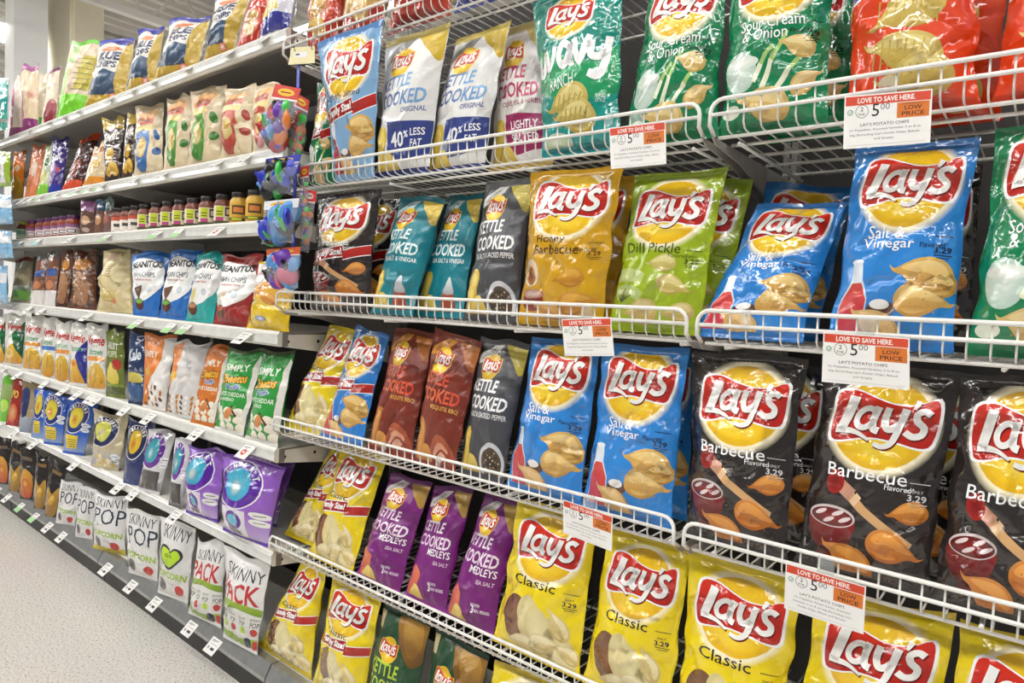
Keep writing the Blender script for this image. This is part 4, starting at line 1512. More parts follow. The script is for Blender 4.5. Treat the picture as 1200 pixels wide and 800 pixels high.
# look of each design: description for the label, film, top seal, bottom seal
LOOK = {
    'classic': ('glossy yellow classic potato chip bag', 'gloss', 'e0c520', 'd9bd1a'),
    'classic_family': ('yellow family-size classic chip bag', 'gloss', 'd9c022', 'd9bd1a'),
    'vinegar': ('bright blue salt and vinegar chip bag', 'gloss', '2a74bd', '2a74bd'),
    'vinegar_family': ('blue family-size vinegar chip bag', 'gloss', '2a6cb8', '2a6cb8'),
    'barbecue': ('black barbecue chip bag with sauce bowl', 'gloss', '35302e', '35302e'),
    'barbecue_family': ('black family-size barbecue bag', 'gloss', '35302e', '35302e'),
    'onion': ('green sour cream and onion chip bag', 'gloss', '0a7246', '0a7246'),
    'onion_family': ('green family-size chip bag with red ribbon', 'gloss', '0a7246', '0a7246'),
    'honey': ('golden honey barbecue chip bag', 'gloss', 'c9981a', 'c9981a'),
    'dill': ('lime green dill pickle chip bag', 'gloss', '8fa81f', '8fa81f'),
    'lightly_salted': ('pale blue family-size lightly salted chip bag', 'gloss', '5f8fc8', '86b3dc'),
    'wavy': ('teal green wavy ranch chip bag', 'gloss', '0d7f78', '0f8c93'),
    'ridged': ('orange red ridged chip bag', 'gloss', '3d63b4', 'c93a18'),
    'kettle_white': ('white kettle chip bag with blue band', 'matte', 'b8a240', '2f3f86'),
    'kettle_pink': ('white kettle chip bag with magenta band', 'matte', 'd8c888', 'c9a83a'),
    'kettle_teal': ('teal kettle cooked vinegar chip bag', 'matte', '12707c', '14808f'),
    'kettle_pepper': ('charcoal kettle cooked cracked pepper chip bag', 'matte', '5a5a5c', '4b4b50'),
    'kettle_mesquite': ('rust brown kettle cooked mesquite chip bag', 'matte', '70301f', '7d2d1c'),
    'kettle_green': ('dark green kettle cooked chip bag', 'matte', '1a3f26', '1f4a2c'),
    'medley': ('purple kettle cooked medleys chip bag', 'matte', '5c1658', '8c2a8a'),
}
SHN = {1: 'top wire shelf', 2: 'second wire shelf', 3: 'third wire shelf', 4: 'fourth wire shelf', 5: 'fifth wire shelf', 6: 'bottom deck below the wire shelves'}
SEED = [100]


def rack_bag(lv, design, tl, tr, br, bl, lean=10, dy=0.0, T=.07, wr=1.0, slump=0.0, where='front', z0=None, cap=True):
    SEED[0] += 1
    z0 = (WDECK[lv] + .003) if z0 is None else z0
    Y0 = YF + .016 + T * .56 + dy
    Q = quad_world(tl, tr, br, bl, Y0, z0, R_(lean))
    if cap and lv in WDECK and lv > 1:
        near_end = min(abs(q[0] - e) for q in Q[:2] for e in (-.448, -1.655)) < .03
        Q = cap_height(Q, WDECK[lv - 1] - (.036 if near_end else .020))
    Q[0][0] = max(Q[0][0], -1.645)
    for q in Q:
        q[0] = max(q[0], {6: -1.79, 5: -1.735, 4: -1.70}.get(lv, -1.642))
    desc, film_, top, bot = LOOK[design]
    o = make_bag('chip_bag', ART[design], Q, lean_normal(R_(lean)), T, SEED[0], True, film_, top, bot, None, wr * 1.15, slump or .006 + .016 * ((SEED[0] * 37) % 10) / 10)
    if where == 'back':
        desc = 'rear-row ' + desc
    register(o, desc, 'on the ' + SHN[lv], 'chip bag', (Q[2][0] + Q[3][0]) / 2)
    return o


# second wire shelf from the top (bags stand almost upright)
rack_bag(2, 'onion_family', (367, 62), (396, 56), (394, 186), (361, 190), 2, .05, .05)
rack_bag(2, 'lightly_salted', (371, 50), (449, 19), (441, 174), (389, 182), -9.5, -.006, .05, cap=False)
rack_bag(2, 'kettle_white', (454, 30), (529, 21), (509, 160), (442, 174), -2)
rack_bag(2, 'kettle_white', (535, 46), (599, 22), (576, 153), (503, 166), 1, .032, .06)
rack_bag(2, 'kettle_pink', (588, 36), (640, 8), (646, 147), (577, 154), 1, .085, .055)
rack_bag(2, 'wavy', (622, -24), (733, -38), (729, 132), (633, 147), 2, -.004, .075)
rack_bag(2, 'onion', (768, -52), (858, -68), (846, 110), (737, 128), 4)
rack_bag(2, 'onion', (860, -62), (985, -78), (974, 98), (845, 106), 4, .004)
rack_bag(2, 'onion', (900, -40), (1004, -52), (1000, 98), (900, 108), 6, .085, where='back')
rack_bag(2, 'ridged', (995, -78), (1152, -96), (1150, 85), (992, 108), 4, 0, .08, 1.3)
rack_bag(2, 'ridged', (1050, -50), (1185, -66), (1178, 82), (1040, 100), 6, .095, .07, where='back')
rack_bag(2, 'ridged', (1188, -84), (1345, -100), (1335, 68), (1166, 86), 4, 0, .08, 1.3)
# top wire shelf, left bay, seen from below through the wires
LOOK['red_chip'] = ('red and white rippled chip bag', 'gloss', 'a8321e', '9c2c1a')
LOOK['tan_chip'] = ('tan and red tortilla bag', 'gloss', 'c9401f', '8c2618')
LOOK['tan_blue'] = ('tan chip bag with blue base', 'gloss', 'b08a4a', '2c3f86')
for d, q in (('red_chip', ((365, -46), (412, -66), (400, 25), (351, 47))), ('tan_chip', ((414, -66), (470, -92), (455, 2), (402, 26))), ('tan_chip', ((475, -92), (556, -128), (537, -28), (460, 2))),
             ('tan_blue', ((560, -128), (640, -160), (618, -60), (541, -28))), ('red_chip', ((645, -160), (735, -190), (715, -96), (622, -60)))):
    rack_bag(1, d, *q, 5, .002, .075)
# third wire shelf
rack_bag(3, 'barbecue_family', (357, 222), (390, 214), (386, 345), (352, 345), 8, .085, .05, where='back')
rack_bag(3, 'barbecue_family', (372, 212), (449, 206), (436, 341), (366, 341), 0)
rack_bag(3, 'barbecue_family', (420, 232), (476, 226), (460, 345), (405, 345), 9, .09, .05, where='back')
rack_bag(3, 'kettle_teal', (470, 228), (523, 231), (490, 348), (440, 344), 11)
rack_bag(3, 'kettle_teal', (527, 229), (567, 226), (547, 350), (492, 345), 10, .06, .055)
rack_bag(3, 'kettle_pepper', (570, 214), (626, 207), (611, 350), (547, 347), 9)
rack_bag(3, 'honey', (624, 186), (732, 186), (712, 354), (609, 350), 1)
rack_bag(3, 'honey', (655, 203), (746, 206), (726, 356), (632, 352), 7, .075, .06, where='back')
rack_bag(3, 'dill', (746, 199), (854, 195), (824, 370), (716, 355), 9)
rack_bag(3, 'dill', (785, 212), (884, 207), (853, 372), (748, 365), 10, .075, .06, where='back')
rack_bag(3, 'vinegar', (888, 238), (993, 236), (953, 363), (830, 353), 20, 0, .075, 1.5)
rack_bag(3, 'vinegar', (900, 208), (1003, 220), (968, 363), (860, 353), 13, .135, .06, where='back')
rack_bag(3, 'vinegar', (1003, 173), (1150, 160), (1122, 378), (973, 366), 8, 0, .075)
rack_bag(3, 'barbecue', (1050, 190), (1152, 192), (1142, 376), (1030, 370), 8, .085, .06, where='back')
rack_bag(3, 'onion', (1168, 145), (1330, 130), (1300, 395), (1136, 378), 6)
# fourth wire shelf
rack_bag(4, 'classic_family', (372, 378), (425, 388), (388, 502), (322, 482), 20, .012)
rack_bag(4, 'vinegar_family', (419, 380), (457, 392), (429, 506), (380, 494), 16, .0, .06)
rack_bag(4, 'kettle_mesquite', (464, 382), (510, 389), (486, 520), (434, 507), 13, .016, .06)
rack_bag(4, 'kettle_mesquite', (511, 380), (566, 401), (538, 532), (487, 520), 12, 0, .065, 1.5)
rack_bag(4, 'kettle_pepper', (564, 393), (622, 400), (594, 548), (540, 535), 11, .018, .06)
rack_bag(4, 'vinegar', (626, 386), (706, 400), (684, 574), (596, 550), 10)
rack_bag(4, 'vinegar', (707, 401), (810, 395), (790, 606), (684, 578), 8)
rack_bag(4, 'vinegar', (730, 405), (822, 415), (806, 600), (712, 578), 10, .085, .055, where='back')
rack_bag(4, 'barbecue', (812, 396), (948, 416), (925, 638), (803, 612), 8)
rack_bag(4, 'barbecue', (868, 412), (978, 428), (962, 640), (852, 612), 9, .085, .06, where='back')
rack_bag(4, 'barbecue', (968, 424), (1130, 434), (1092, 688), (932, 642), 9)
rack_bag(4, 'barbecue', (1030, 430), (1152, 442), (1132, 690), (1010, 650), 10, .09, .06, where='back')
rack_bag(4, 'barbecue', (1127, 433), (1290, 440), (1260, 722), (1093, 682), 8)
# fifth wire shelf
rack_bag(5, 'classic_family', (371, 515), (424, 527), (372, 645), (321, 625), 20, .05, .06)
rack_bag(5, 'classic_family', (402, 520), (456, 532), (415, 667), (362, 645), 18)
rack_bag(5, 'medley', (459, 552), (507, 565), (470, 690), (420, 665), 15, .012, .06)
rack_bag(5, 'medley', (510, 567), (556, 571), (523, 714), (475, 692), 14, .02, .06)
rack_bag(5, 'medley', (570, 575), (612, 588), (578, 748), (521, 718), 15, .006)
rack_bag(5, 'classic', (607, 583), (704, 603), (681, 790), (578, 745), 11)
rack_bag(5, 'classic', (714, 612), (816, 623), (790, 818), (684, 785), 11)
rack_bag(5, 'classic', (808, 638), (945, 678), (920, 872), (791, 835), 9.5)
rack_bag(5, 'classic', (955, 690), (1122, 712), (1096, 925), (925, 874), 10)
rack_bag(5, 'classic', (1126, 722), (1290, 772), (1262, 980), (1100, 925), 10)
# bottom deck under the wire shelves
BZ = GDECK[6] + .003
rack_bag(6, 'classic_family', (322, 640), (384, 662), (362, 815), (296, 785), 10, .0, z0=BZ)
rack_bag(6, 'classic_family', (390, 672), (448, 697), (425, 850), (364, 815), 10, .0, z0=BZ)
rack_bag(6, 'kettle_green', (450, 705), (506, 726), (483, 885), (425, 850), 12, .0, z0=BZ)
rack_bag(6, 'kettle_green', (512, 733), (574, 768), (548, 925), (486, 885), 12, .0, z0=BZ)
rack_bag(6, 'classic', (580, 772), (680, 806), (655, 990), (552, 930), 9, .0, z0=BZ)

# ---- bags on the metal shelves
GN = {0: 'on the top metal shelf', 1: 'on the second metal shelf', 2: 'on the jar shelf', 3: 'on the fourth metal shelf', 4: 'on the fifth metal shelf', 5: 'on the sixth metal shelf', 6: 'on the bottom deck'}
# design: kind of bag for the label, name, category, film
GLOOK = {
    'corn': ('blue and white corn chip bag', 'matte'), 'tortilla': ('pale blue bag with large yellow triangle chip', 'gloss'), 'red_chip': ('red rippled chip bag', 'gloss'),
    'word_purple': ('pink and cream snack bag with white lettering', 'matte'), 'cream_purple': ('cream snack bag with purple top and base', 'matte'), 'cream_green': ('cream snack bag with bright green base', 'matte'),
    'cream_maroon': ('cream snack bag with maroon base', 'matte'), 'lime': ('cream snack bag with lime base', 'matte'),
    'oval_blue': ('cream standing bag with blue oval window', 'matte'), 'oval_green': ('cream standing bag with green oval window', 'matte'), 'oval_red': ('cream standing bag with red oval window', 'matte'),
    'salt_purple': ('purple snack bag with white script', 'gloss'), 'dark_red': ('dark brown snack bag with red ends', 'gloss'), 'orange': ('orange snack bag', 'gloss'), 'salmon': ('salmon orange snack bag', 'gloss'),
    'pale_green': ('pale green snack bag', 'gloss'), 'tan_orange': ('tan snack bag with orange base', 'gloss'), 'swift': ('dark brown bag with yellow top', 'gloss'),
    'snack_brown': ('brown and tan snack bag', 'gloss'), 'snack_green': ('cream and green snack bag', 'gloss'), 'snack_blue': ('brown white snack bag, blue patch', 'gloss'), 'copper': ('copper brown snack bag', 'gloss'),
    'beige': ('large beige chip bag', 'matte'), 'bean_blue': ('bright blue bean chip bag with white panel', 'matte'), 'bean_teal': ('teal bean chip bag with white panel', 'matte'), 'bean_red': ('dark red bean chip bag with white panel', 'matte'),
    'yellow_puff': ('yellow and white puff snack bag', 'gloss'), 'straw_orange': ('white veggie snack bag with orange stripe', 'gloss'), 'straw_blue': ('white veggie snack bag with blue stripe', 'gloss'), 'straw_green': ('white snack bag with dark green corner', 'gloss'),
    'straw_navy': ('white veggie snack bag with navy corner', 'gloss'), 'olive': ('olive green snack bag', 'gloss'), 'navy': ('navy blue snack bag', 'gloss'), 'orange_white': ('orange and white popcorn bag', 'matte'), 'white_back': ('white popcorn bag with orange edge', 'matte'),
    'puffs_green': ('green jalapeno cheese puff bag', 'matte'), 'puffs_orange': ('orange cheddar cheese puff bag', 'matte'), 'pop_blue': ('blue puff bag with round emblem', 'gloss'), 'pop_cream': ('cream puff bag with navy oval emblem', 'gloss'),
    'pop_navy': ('navy puff bag with yellow emblem', 'gloss'), 'pop_white': ('white and black bag with purple oval emblem', 'gloss'), 'pop_purple': ('large purple puff bag with oval emblem', 'gloss'),
    'skinny_pop': ('white popcorn bag with thin black lettering', 'matte'), 'skinny_gold': ('white popcorn bag with gold base', 'matte'), 'skinny_heart': ('white popcorn bag with lime heart', 'matte'), 'skinny_pack': ('white popcorn multipack with red lettering', 'matte'),
    'dark_snack': ('black snack bag with red and yellow picture', 'gloss'), 'dark_gold': ('black snack bag with golden chips', 'gloss'), 'lime_snack': ('lime green snack bag', 'gloss'), 'red_snack': ('red snack bag with yellow letters', 'gloss'), 'navy_beige': ('navy and beige snack bag', 'gloss'),
    'pouch_purple': ('brown pouch with purple top', 'gloss'), 'pouch_blue': ('brown pouch with blue top', 'gloss'), 'pouch_green': ('brown pouch with dark green top', 'gloss'),
}
ENDS = {'lime': ('6ad11f', '6cc41f'), 'corn': ('3b3fae', 'b8962e'), 'swift': ('c2a13c', '3c2a24'), 'pop_purple': ('7a44b4', '5a1fb0'), 'cream_purple': ('a02c86', '7d2464'), 'dark_red': ('c2482a', 'd8452a'),
        'puffs_green': ('4a5a30', 'e6e4de'), 'skinny_gold': ('e6e4e2', 'd0bc40'), 'orange_white': ('e0782a', 'e6e2dc'), 'bean_teal': ('2aa8a4', '2aa8a4')}


def shelf_bag(lv, design, xbl, xbr, xtl, xtr, ytl, ytr=None, lean=10, T=None, dy=0.0, wr=1.0, z0=None, yaw_=None):
    SEED[0] += 1
    ytr = ytl if ytr is None else ytr
    z0 = GDECK[lv] + .0025 if z0 is None else z0
    # bags far along the aisle are turned a little towards the shopper
    xm = (xbl + xbr) / 2
    far = -on_line(xm, YG + .05, z0)[0]
    yaw = R_(yaw_ if yaw_ is not None else min(26, max(3, 3 + (far - 1.8) * 14)))
    L = R_(lean)
    dvec = np.array([math.cos(yaw), math.sin(yaw), 0])
    N = np.array([math.sin(yaw) * math.cos(L), -math.cos(yaw) * math.cos(L), math.sin(L)])
    wd = .15
    for _ in range(4):
        TT = T or min(.072, .36 * wd)
        Y0 = YG + (.006 if lv < 4 else -.004 if lv == 4 else -.018) + TT * .12 + dy + wd / 2 * math.sin(yaw) * .9
        C0 = on_line(xm, Y0, z0)
        # base corners along the turned base line, top corners on the leaning plane
        BL, BR = [], []
        e = []
        g = .035 * (xbr - xbl)
        for px in (xbl - g, xbr + g):
            k = (px - 600.0) / F
            a = CM[0] - k * CM[2]
            e.append(C0 + dvec * (-(a @ C0) / (a @ dvec)))
        BL, BR = e
        wd = np.linalg.norm(BR - BL)
    T = TT

    def hit(px, py):
        r = ray(px, py)
        return r * ((N @ C0) / (N @ r))
    TL, TR = hit(xtl - g, ytl), hit(xtr + g, ytr)
    if lv > 0:
        TL, TR, BR, BL = cap_height([TL, TR, BR, BL], GDECK[lv - 1] - .050)
    big = (xbr - xbl) > 17
    desc, film_ = GLOOK[design]
    e = ENDS.get(design, (None, None))
    near = (xbr - xbl) > 27
    o = make_bag('snack_bag', ART[design], [TL, TR, BR, BL], N, T, SEED[0], big, film_, e[0], e[1], None, wr * 1.5, .03 + .05 * ((SEED[0] * 37) % 10) / 10, 20 if near else 12, 28 if near else 16)
    register(o, desc, GN[lv], 'snack bag', (BL[0] + BR[0]) / 2)
    return o


ROWS = {
    0: [('word_purple', 11, 27, 17, 30, 90, 82), ('cream_purple', 27, 45, 25, 45, 75, 74), ('cream_green', 40, 52, 46, 58, 86, 84, 12, None, .10), ('cream_maroon', 49, 65, 58, 70, 80, 77), ('lime', 66, 98, 84, 118, 47, 45),
        ('corn', 100, 146, 120, 158, 47, 42), ('corn', 149, 180, 166, 194, 34, 28), ('corn', 182, 230, 203, 248, 22, 16), ('corn', 239, 272, 256, 298, -6, -18), ('red_chip', 277, 301, 298, 326, -14, -22), ('tortilla', 304, 338, 318, 352, -22, -36)],
    1: [('orange', 13, 27, 17, 30, 177, 175), ('salmon', 29, 41, 40, 57, 168, 163), ('pale_green', 43, 55, 56, 65, 167, 165), ('salt_purple', 57, 71, 64, 84, 157, 152), ('dark_red', 73, 93, 97, 119, 160, 153, 14), ('tan_orange', 97, 121, 112, 128, 170, 163),
        ('swift', 124, 141, 121, 147, 138, 130, 8), ('swift', 143, 156, 150, 162, 132, 128, 9), ('oval_blue', 158, 190, 161, 192, 117, 113, 6), ('oval_green', 192, 220, 198, 228, 112, 104, 6), ('oval_green', 222, 257, 226, 266, 104, 96, 6), ('oval_red', 259, 294, 266, 300, 105, 96, 6), ('oval_red', 297, 323, 298, 328, 98, 93, 6)],
    3: [('snack_green', 13, 34, 20, 40, 300, 297), ('snack_blue', 36, 50, 44, 57, 300, 296), ('snack_blue', 51, 64, 57, 72, 294, 290), ('copper', 66, 79, 74, 88, 290, 288), ('copper', 81, 112, 90, 114, 289, 287, 9, None, 0, 1.6), ('beige', 115, 155, 124, 152, 292, 290, 8, None, 0, 1.6),
        ('beige', 140, 158, 150, 164, 292, 290, 8, .04, .13), ('bean_blue', 157, 184, 154, 200, 294, 294), ('bean_blue', 187, 216, 202, 237, 292, 290), ('bean_teal', 218, 249, 234, 267, 294, 293), ('bean_red', 251, 289, 264, 308, 297, 297), ('yellow_puff', 291, 337, 306, 350, 303, 302)],
    4: [('straw_green', -4, 5, -2, 7, 367), ('straw_green', 7, 26, 8, 31, 366, 367), ('straw_orange', 28, 47, 31, 52, 367, 369), ('straw_blue', 49, 63, 51, 67, 370, 371), ('straw_orange', 65, 80, 66, 85, 373, 375), ('straw_navy', 82, 101, 84, 104, 376, 377), ('straw_orange', 103, 123, 103, 127, 377, 379),
        ('olive', 125, 146, 126, 145, 383, 384, 8), ('navy', 151, 169, 152, 172, 386, 388), ('orange_white', 168, 193, 171, 207, 389, 392), ('white_back', 196, 224, 206, 246, 396, 398), ('puffs_orange', 224, 250, 246, 273, 402, 404), ('puffs_green', 252, 284, 270, 312, 406, 408), ('puffs_green', 288, 324, 310, 345, 409, 410)],
    5: [('lime_snack', -2, 10, 4, 24, 438, 440), ('red_snack', 7, 21, 17, 31, 442, 445), ('navy_beige', 23, 35, 27, 48, 446, 448), ('pop_blue', 37, 50, 42, 60, 452, 455), ('pop_blue', 52, 72, 50, 82, 456, 462), ('pop_blue', 74, 97, 82, 116, 460, 470), ('pop_cream', 107, 138, 112, 152, 478, 484),
        ('pop_navy', 145, 161, 152, 184, 487, 494), ('pop_white', 163, 186, 176, 207, 499, 505), ('pop_white', 198, 213, 206, 224, 510, 514), ('pop_purple', 219, 254, 224, 266, 518, 526, 9, .085), ('pop_purple', 263, 313, 263, 334, 526, 543, 9, .10, 0, .9), ('pop_purple', 280, 322, 300, 346, 528, 540, 10, .05, .12)],
    6: [('dark_snack', -2, 9, 0, 14, 508, 512), ('dark_gold', 11, 22, 14, 30, 514, 518), ('dark_snack', 24, 38, 24, 44, 519, 526), ('dark_gold', 40, 51, 44, 60, 527, 534), ('dark_gold', 53, 64, 60, 80, 536, 544), ('skinny_pop', 66, 87, 72, 96, 560, 566, 8), ('skinny_pop', 89, 108, 92, 112, 566, 572, 8), ('skinny_gold', 110, 146, 112, 150, 572, 582, 8),
        ('skinny_pop', 152, 184, 148, 187, 592, 602, 6), ('skinny_heart', 186, 219, 190, 230, 604, 616, 6), ('skinny_pack', 222, 258, 234, 266, 626, 634, 5), ('skinny_pack', 263, 300, 266, 318, 637, 654, 5)],
}
for lv, items in ROWS.items():
    for it in items:
        shelf_bag(lv, *it)
for it in (('pouch_purple', 94, 109, 95, 114, 233, 232, 4, .03), ('pouch_blue', 110, 120, 116, 127, 226, 225, 4, .03), ('pouch_green', 121, 131, 126, 135, 224, 223, 4, .03)):
    shelf_bag(2, *it)
# ------------------------------------------------------------------ jars
def jar(px, body, lid, label, desc, Hj=.098, R=.028, dy=0.0):
    z0 = GDECK[2] + .0015
    p = on_line(px, YG + .016 + R + dy, z0)
    r = empty('dip_jar', (p[0], p[1], z0 + CAM_Z))
    g = MB()
    g.lathe([(R * .86, 0), (R, .004), (R, Hj * .66), (R * .93, Hj * .76), (R * .72, Hj * .83), (R * .72, Hj * .86)], M[body], 18)
    g.build('jar_body', r)
    l = MB()
    l.lathe([(R * .78, Hj * .845), (R * .80, Hj * .85), (R * .80, Hj * .985), (R * .76, Hj), (.001, Hj)], M[lid], 18)
    l.build('lid', r)
    # wrap-round paper label
    n = 20
    bands = label
    P, N, C, FA = [], [], [], []
    for (z_a, z_b, a0, a1, c) in bands:
        k = len(P)
        for q in range(n + 1):
            a = math.radians(a0 + (a1 - a0) * q / n) - math.pi / 2 + .95
            for z in (z_a, z_b):
                rr = R + .0006 + .0002 * bands.index((z_a, z_b, a0, a1, c))
                P.append((rr * math.cos(a), rr * math.sin(a), z * Hj))
                N.append((math.cos(a), math.sin(a), 0))
                C.append(lin(c))
        FA += [(k + 2 * q, k + 2 * q + 2, k + 2 * q + 3, k + 2 * q + 1) for q in range(n)]
    link('paper_label', film_mesh('paper_label', [(np.array(P), np.array(N, float), np.array(C), FA)], M['paper']), r)
    register(r, desc, 'on the jar shelf' + (', rear row' if dy > .03 else ''), 'jar', p[0])


L_LIME = [(.06, .62, -150, 150, 'e4d9bd'), (.28, .60, -42, 8, 'c9d62a'), (.12, .26, -42, 8, 'b8467c'), (.30, .58, 16, 52, '4a423a'), (.06, .14, -150, 150, '3f4a24'), (.36, .52, 24, 44, 'e4d9bd'), (.33, .36, -36, 2, '5a5a1a'), (.42, .45, -36, 2, '5a5a1a')]
L_WHITE = [(.06, .62, -150, 150, 'ece4da'), (.48, .62, -150, 150, 'c4563c'), (.24, .36, -30, 30, '4a4642')]
L_GOLD = [(.06, .62, -150, 150, 'd8a83c'), (.3, .58, -40, 40, '4a3a20'), (.36, .52, -30, 30, 'd8823c'), (.10, .2, -150, 150, '5a5a24'), (.12, .18, -40, 20, 'c9d62a')]
L_SALSA = [(.12, .58, -150, 150, 'd9c2bc'), (.44, .58, -150, 150, '8a5a86'), (.18, .34, -36, 36, '3a4a7a'), (.21, .31, -26, 26, 'e4dcd6')]
for px in (39, 50, 59.5, 68.5, 77, 86):
    jar(px, 'salsa', 'lid_purple', L_SALSA, 'small red salsa jar with purple lid', .094, .030)
jar(27.5, 'salsa', 'lid_green', [(.1, .6, -150, 150, 'c8d8b4'), (.3, .5, -40, 40, '8ab89a')], 'small salsa jar with green lid', .094, .030)
for px in (140, 150, 160):
    jar(px, 'bean', 'lid_dark', L_WHITE, 'red dip jar with white and red label')
for px in (171, 184.5, 198, 212, 227, 243.5, 261.5):
    jar(px, 'bean', 'lid_dark', L_LIME, 'bean dip jar with lime label')
for px in (280, 299):
    jar(px, 'queso', 'lid_dark', L_GOLD, 'yellow cheese dip jar with dark lid')
for px in (150, 165, 181, 196, 211, 227, 243, 260):
    jar(px, 'bean', 'lid_dark', L_LIME, 'bean dip jar with lime label', dy=.066)


# ------------------------------------------------------------------ flat printed cards
def card_mesh(name, art, Q, thick=.0006):
    """Q: corners tl, tr, br, bl; a thin card with printing on its front"""
    Q = [np.array(q, float) for q in Q]
    nrm = np.cross(Q[2] - Q[3], Q[0] - Q[3])
    nrm /= np.linalg.norm(nrm)
    if nrm[1] > 0:
        nrm = -nrm

    def at(u, v):
        u, v = u[:, None], v[:, None]
        return (Q[3] * (1 - u) + Q[2] * u) * (1 - v) + (Q[0] * (1 - u) + Q[1] * u) * v
    u, v = np.array([0, 1, 1, 0.]), np.array([0, 0, 1, 1.])
    base = at(u, v)
    V = np.concatenate([base + nrm * thick / 2, base - nrm * thick / 2])
    parts = [(V, np.repeat(nrm[None], 8, 0) * np.array([1] * 4 + [-1] * 4)[:, None], np.repeat(np.array(art.base)[None], 8, 0),
              [(0, 1, 2, 3), (7, 6, 5, 4), (0, 4, 5, 1), (1, 5, 6, 2), (2, 6, 7, 3), (3, 7, 4, 0)])]
    UV, LY, C, FA = clipped(art, 1, 1, 0.0, 1.0)
    if len(UV):
        P = at(UV[:, 0], UV[:, 1]) + nrm * (thick / 2 + (LY + 1) * .00008)[:, None]
        parts.append((P, np.repeat(nrm[None], len(P), 0), C, FA))
    return film_mesh(name, parts, M['paper'])


def price_art(long_=False):
    a = Art('f3f1ee', .62)
    a.rect(.015, .985, .50, .605, 'd5492c')
    a.text('LOVE TO SAVE HERE.', .49, .552, .66, .062, 'f7ede8', .03, layer=2)
    a.ring(.075, .42, .034, .034, .008, '2f8a6a', layer=1)
    a.stroke([(.06, .42), (.072, .405), (.095, .435)], .008, '2f8a6a', 0, layer=2)
    a.ring(.215, .425, .078, .078, .006, '3a3a3a', layer=1)
    a.text('2', .215, .452, .034, .05, '2a2a2a', .01, layer=2)
    a.text('FOR', .215, .39, .08, .032, '2a2a2a', 0, layer=2)
    a.text('5', .375, .43, .085, .145, '222222', .0, layer=2)
    a.text('00', .485, .465, .105, .07, '222222', -.01, layer=2)
    a.rect(.62, .975, .315, .492, 'd9772c', layer=1)
    a.text('SURPRISINGLY', .80, .475, .24, .02, '7a3c18', 0, layer=2)
    a.text('LOW', .80, .43, .19, .05, '3a1d10', .015, layer=2)
    a.text('PRICE', .80, .362, .25, .05, '3a1d10', .015, layer=2)
    a.text("LAY'S POTATO CHIPS", .48, .268, .56, .036, '3a3a3a', 0, layer=2)
    if long_:
        ls = (('Or Poppables Potato Snacks, Assorted', .70), ("Varieties, 5 or 8 oz bag (Excluding Lay's", .74), ('Kettle Chips, Baked, and Simply)', .60))
    else:
        ls = (('Or Poppables, Assorted Varieties, 5 to 8-oz', .82), ("bag (Excluding Lay's Kettle Chips, Baked,", .80), ('and Simply)', .22))
    for i, (t, wd) in enumerate(ls):
        a.text(t, .48, .205 - .055 * i, wd, .032, '6a6a6a', 0, layer=2)
    a.rect(.05, .95, .03, .034, 'bdbab6', layer=1)
    return a


PRICE, PRICE2 = price_art(), price_art(True)
for q, art, lab in (
        (((990, 113), (1093, 104), (1090, 167), (988, 175)), PRICE, 'white and orange price sign clipped above the tall blue vinegar bag'),
        (((714, 150), (780, 142), (781, 192), (716, 198)), PRICE, 'white and orange price sign hanging above the lime green dill pickle bag'),
        (((658, 374), (716, 372), (720, 417), (662, 417)), PRICE, 'small white price sign hanging below the golden honey barbecue bag'),
        (((965, 389), (1066, 396), (1066, 457), (963, 447)), PRICE, 'white and orange price sign hanging in front of the middle black barbecue bag'),
        (((660, 585), (718, 605), (717, 646), (660, 624)), PRICE, 'tilted white price sign hanging between two yellow classic bags, fifth shelf'),
        (((921, 659), (1015, 687), (1012, 743), (919, 712)), PRICE2, 'white and orange price sign hanging at the lower right below black bags')):
    Ys = YF - .009
    W4 = [on_plane_y(*p, Ys) for p in q]
    top = (W4[0] + W4[1]) / 2
    r = empty('price_sign', (top[0], top[1], top[2] + CAM_Z))
    link('card', card_mesh('card', art, [p - top for p in W4]), r)
    k = MB()
    k.box(-.011, .011, .0008, .0056, -.012, .022, M['glass'])
    k.build('clip', r)
    tag(r, lab, 'price sign', 'price signs on the wire shelves')


# ------------------------------------------------------------------ shelf tags
def tag_art(kind):
    a = Art('eceae6', 1.2)
    dk = '3a3c40'
    a.rect(.12, .7, 1.0, 1.05, dk)
    a.rect(.12, .5, .9, .94, '7a7c80')
    if kind == 'g':
        a.rect(0, 1, 0, .62, '9fce8e')
    elif kind == 't':
        a.rect(0, 1, 0, .7, '86c2c4')
    elif kind == 'r':
        a.ell(.42, .55, .22, .26, 'c23a34')
        a.ell(.42, .55, .12, .08, 'f0e4e0', layer=1)
    else:
        a.rect(.45, .8, .3, .5, dk)
        a.rect(.15, .32, .3, .52, '9a9ca0')
    a.rect(.15, .85, .7, .74, '9a9ca0')
    return a


